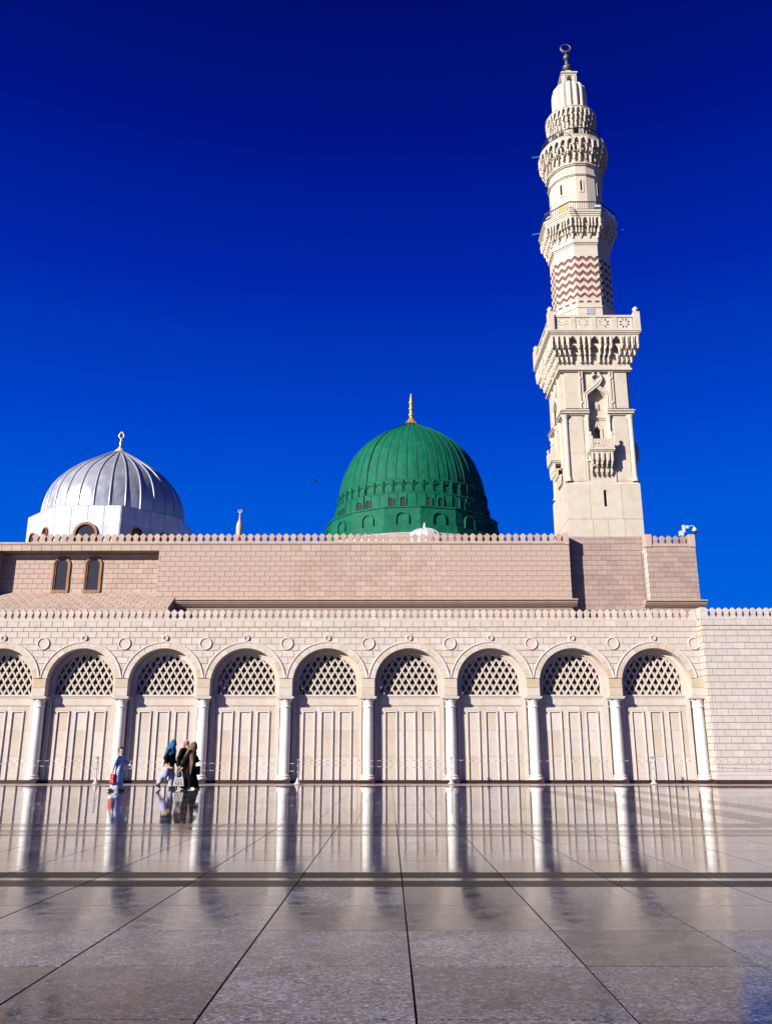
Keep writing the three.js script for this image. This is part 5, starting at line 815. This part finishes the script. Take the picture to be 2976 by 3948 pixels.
{ // woman in a black robe and brown scarf with a handbag
  const o = thing('person', 'woman in a long black robe and a brown headscarf carrying a handbag', 'person', [-7.32, 0, -32.9]);
  const J = { pelvis: [-0.02, 0.9, 0], chest: [0.02, 1.2, 0], neck: [0.04, 1.37, 0], shl: [0.03, 1.3, -0.16], ell: [0.12, 1.08, -0.18], wrl: [0.2, 1.0, -0.1], shr: [-0.02, 1.3, 0.16], elr: [-0.18, 1.05, 0.2], wrr: [-0.29, 0.8, 0.22], hipl: [0.0, 0.86, -0.08], knl: [0.1, 0.48, -0.08], anl: [0.2, 0.09, -0.07], tol: [0.31, 0.045, -0.06], hipr: [-0.03, 0.86, 0.08], knr: [-0.08, 0.48, 0.08], anr: [-0.26, 0.1, 0.08], tor: [-0.16, 0.04, 0.08] };
  bodyMesh(o, J, [hand(J.wrl, [1, 0.05, 0.1], [0, 0.6, 1], 0.8), hand(J.wrr, [-0.1, -1, 0.05], [1, 0, 0.1], 1.3)], skinM, [0.075, 1.53, 0], [0.98, 0.18]);
  wear('robe', o, [bone([0.02, 1.28, 0], [-0.02, 0.9, 0], 0.16, 0.17), bone([-0.02, 0.9, 0], [-0.02, 0.13, 0], 0.17, 0.24), bone([0.02, 0.7, -0.03], [0.19, 0.12, -0.04], 0.15, 0.13), bone([-0.04, 0.7, 0.05], [-0.2, 0.12, 0.06], 0.15, 0.14), bone(J.chest, J.shr, 0.12, 0.08), bone(J.chest, J.shl, 0.12, 0.08), bone(J.shr, J.elr, 0.085, 0.08), bone(J.elr, [-0.28, 0.83, 0.218], 0.08, 0.07), bone(J.shl, J.ell, 0.085, 0.08), bone(J.ell, [0.19, 1.005, -0.11], 0.08, 0.065)], cloth(0.004, 0.0038, 0.005, { specularIntensity: 0.3 }), { k: 0.06, amp: 0.010, fr: 24, cut: (x, y) => 0.065 - y });
  wear('headscarf', o, [bone([0.05, 1.57, 0], [0.06, 1.53, 0], 0.118, 0.115), bone([0.02, 1.5, 0], [-0.02, 1.36, 0], 0.105, 0.14), bone([0.0, 1.36, 0.02], [0.02, 1.2, 0.05], 0.17, 0.15), bone([0.04, 1.24, 0.13], [0.07, 0.9, 0.19], 0.11, 0.07), bone([0.07, 0.9, 0.19], [0.04, 0.52, 0.21], 0.07, 0.018), bone([-0.06, 1.32, 0.08], [-0.33, 0.92, 0.19], 0.11, 0.02), bone([-0.04, 1.3, -0.08], [-0.2, 1.0, -0.16], 0.11, 0.04)], cloth(0.17, 0.085, 0.05), { k: 0.05, amp: 0.010, fr: 26, cell: 0.014, cut: (x, y, z) => -(Math.hypot(x - 0.215, y - 1.52, z * 1.1) - 0.095) });
  wear('face_veil', o, [bone([0.125, 1.56, 0], [0.14, 1.44, 0], 0.062, 0.06)], cloth(0.006, 0.0055, 0.007), { k: 0.02, amp: 0.003, cell: 0.012 });
  shoe(o, J.anl, J.tol, M.iron); shoe(o, J.anr, J.tor, M.iron);
  const b = thing('handbag', 'white handbag with dark pattern hanging from the veiled woman\'s hand', 'handbag', [-7.66, 0.10, -32.62]), wm = mat(0.30, 0.28, 0.255, { roughness: 0.5 }), dk = mat(0.03, 0.028, 0.028, { roughness: 0.5 });
  mesh('bag_body', surfaceNet((x, y, z) => { const w = 0.19 - 0.05 * Math.max(0, y) / 0.3, q = [Math.abs(x) - w, Math.abs(y - 0.155) - 0.135, Math.abs(z) - 0.06 + 0.08 * Math.max(0, y - 0.1)]; return Math.hypot(...q.map((v) => Math.max(v, 0))) + Math.min(Math.max(...q), 0) - 0.02; }, [-0.25, -0.04, -0.12], [0.25, 0.35, 0.12], 0.011), wm, b);
  mesh('bag_base', brickBox(0.38, 0.05, 0.15, 0.015).translate(0, -0.012, 0), dk, b);
  for (const [x, y, w, h, r] of [[-0.09, 0.22, 0.09, 0.03, 0.3], [0.05, 0.23, 0.10, 0.03, -0.4], [-0.1, 0.12, 0.05, 0.07, 0.1], [0.0, 0.15, 0.035, 0.1, 0.2], [0.08, 0.13, 0.08, 0.025, 0.7], [0.1, 0.08, 0.06, 0.03, -0.2], [-0.03, 0.07, 0.08, 0.03, 0.4]]) { const p = mesh('pattern', bx(-w / 2, w / 2, -h / 2, h / 2, -0.008, 0.008), dk, b, [x, y, 0.078 - 0.08 * Math.max(0, y - 0.1)]); p.rotation.z = r; p.rotation.x = y > 0.1 ? -0.08 : 0; }
  for (const s of [-1, 1]) mesh('handle', tube([[-0.11, 0.28, s * 0.035], [-0.10, 0.42, s * 0.025], [-0.02, 0.56, s * 0.008], [0.04, 0.57, s * 0.008], [0.10, 0.42, s * 0.025], [0.11, 0.28, s * 0.035]], 0.011, 30, 8), wm, b);
  const v = thing('maroon_bag', 'dark maroon bag hanging on the far side of the veiled woman', 'bag', [-7.10, 0.50, -33.12]), vm = cloth(0.07, 0.018, 0.03);
  mesh('pouch', surfaceNet((x, y, z) => { const q = [Math.abs(x) - 0.06, Math.abs(y - 0.15) - 0.14, Math.abs(z) - 0.05]; return Math.hypot(...q.map((u) => Math.max(u, 0))) + Math.min(Math.max(...q), 0) - 0.015 + 0.004 * Math.sin(40 * y); }, [-0.1, -0.04, -0.1], [0.1, 0.34, 0.1], 0.011), vm, v);
  mesh('strap', tube([[-0.03, 0.29, 0], [-0.02, 0.42, 0.01], [0.0, 0.5, 0.02], [0.02, 0.42, 0.01], [0.03, 0.29, 0]], 0.008, 20, 6), vm, v);
}
// ---------- birds ----------
function bird(name, label, at, wings) {
  const o = thing(name, label, 'bird', at); o.scale.setScalar(wings ? 1 : 0.55); const m = mat(0.02, 0.02, 0.022, { roughness: 0.8 });
  mesh('body', surfaceNet(bones([bone([-0.09, 0, 0], [0.07, 0.02, 0], 0.035, 0.05), bone([0.1, 0.06, 0], [0.12, 0.07, 0], 0.035, 0.03), bone([-0.1, 0, 0], [-0.2, -0.01, 0], 0.02, 0.012)], 0.03), [-0.26, -0.1, -0.1], [0.2, 0.16, 0.1], 0.014), m, o);
  for (const s of [-1, 1]) mesh('wing', wings ? poly([[0.05, 0], [0.02, s * 0.18], [-0.03, s * 0.36], [-0.09, s * 0.2], [-0.07, 0]], 0.015).rotateX(-Math.PI / 2 + s * 0.35) : bx(-0.12, 0.06, -0.02, 0.05, s * 0.035, s * 0.055), m, o);
  if (!wings) mesh('legs', [bx(-0.005, 0.005, -0.1, -0.02, -0.02, -0.012), bx(-0.005, 0.005, -0.1, -0.02, 0.012, 0.02)], m, o);
}
bird('flying_bird', 'tiny dark bird flying in the blue sky left of the green dome', [-5.5, 20.76, -60], true);
bird('perched_bird', 'tiny bird perched on a battlement of the right wing', [16.35, 7.75, -38.8], false);
console.log('people ready');
renderer.render(scene, camera);
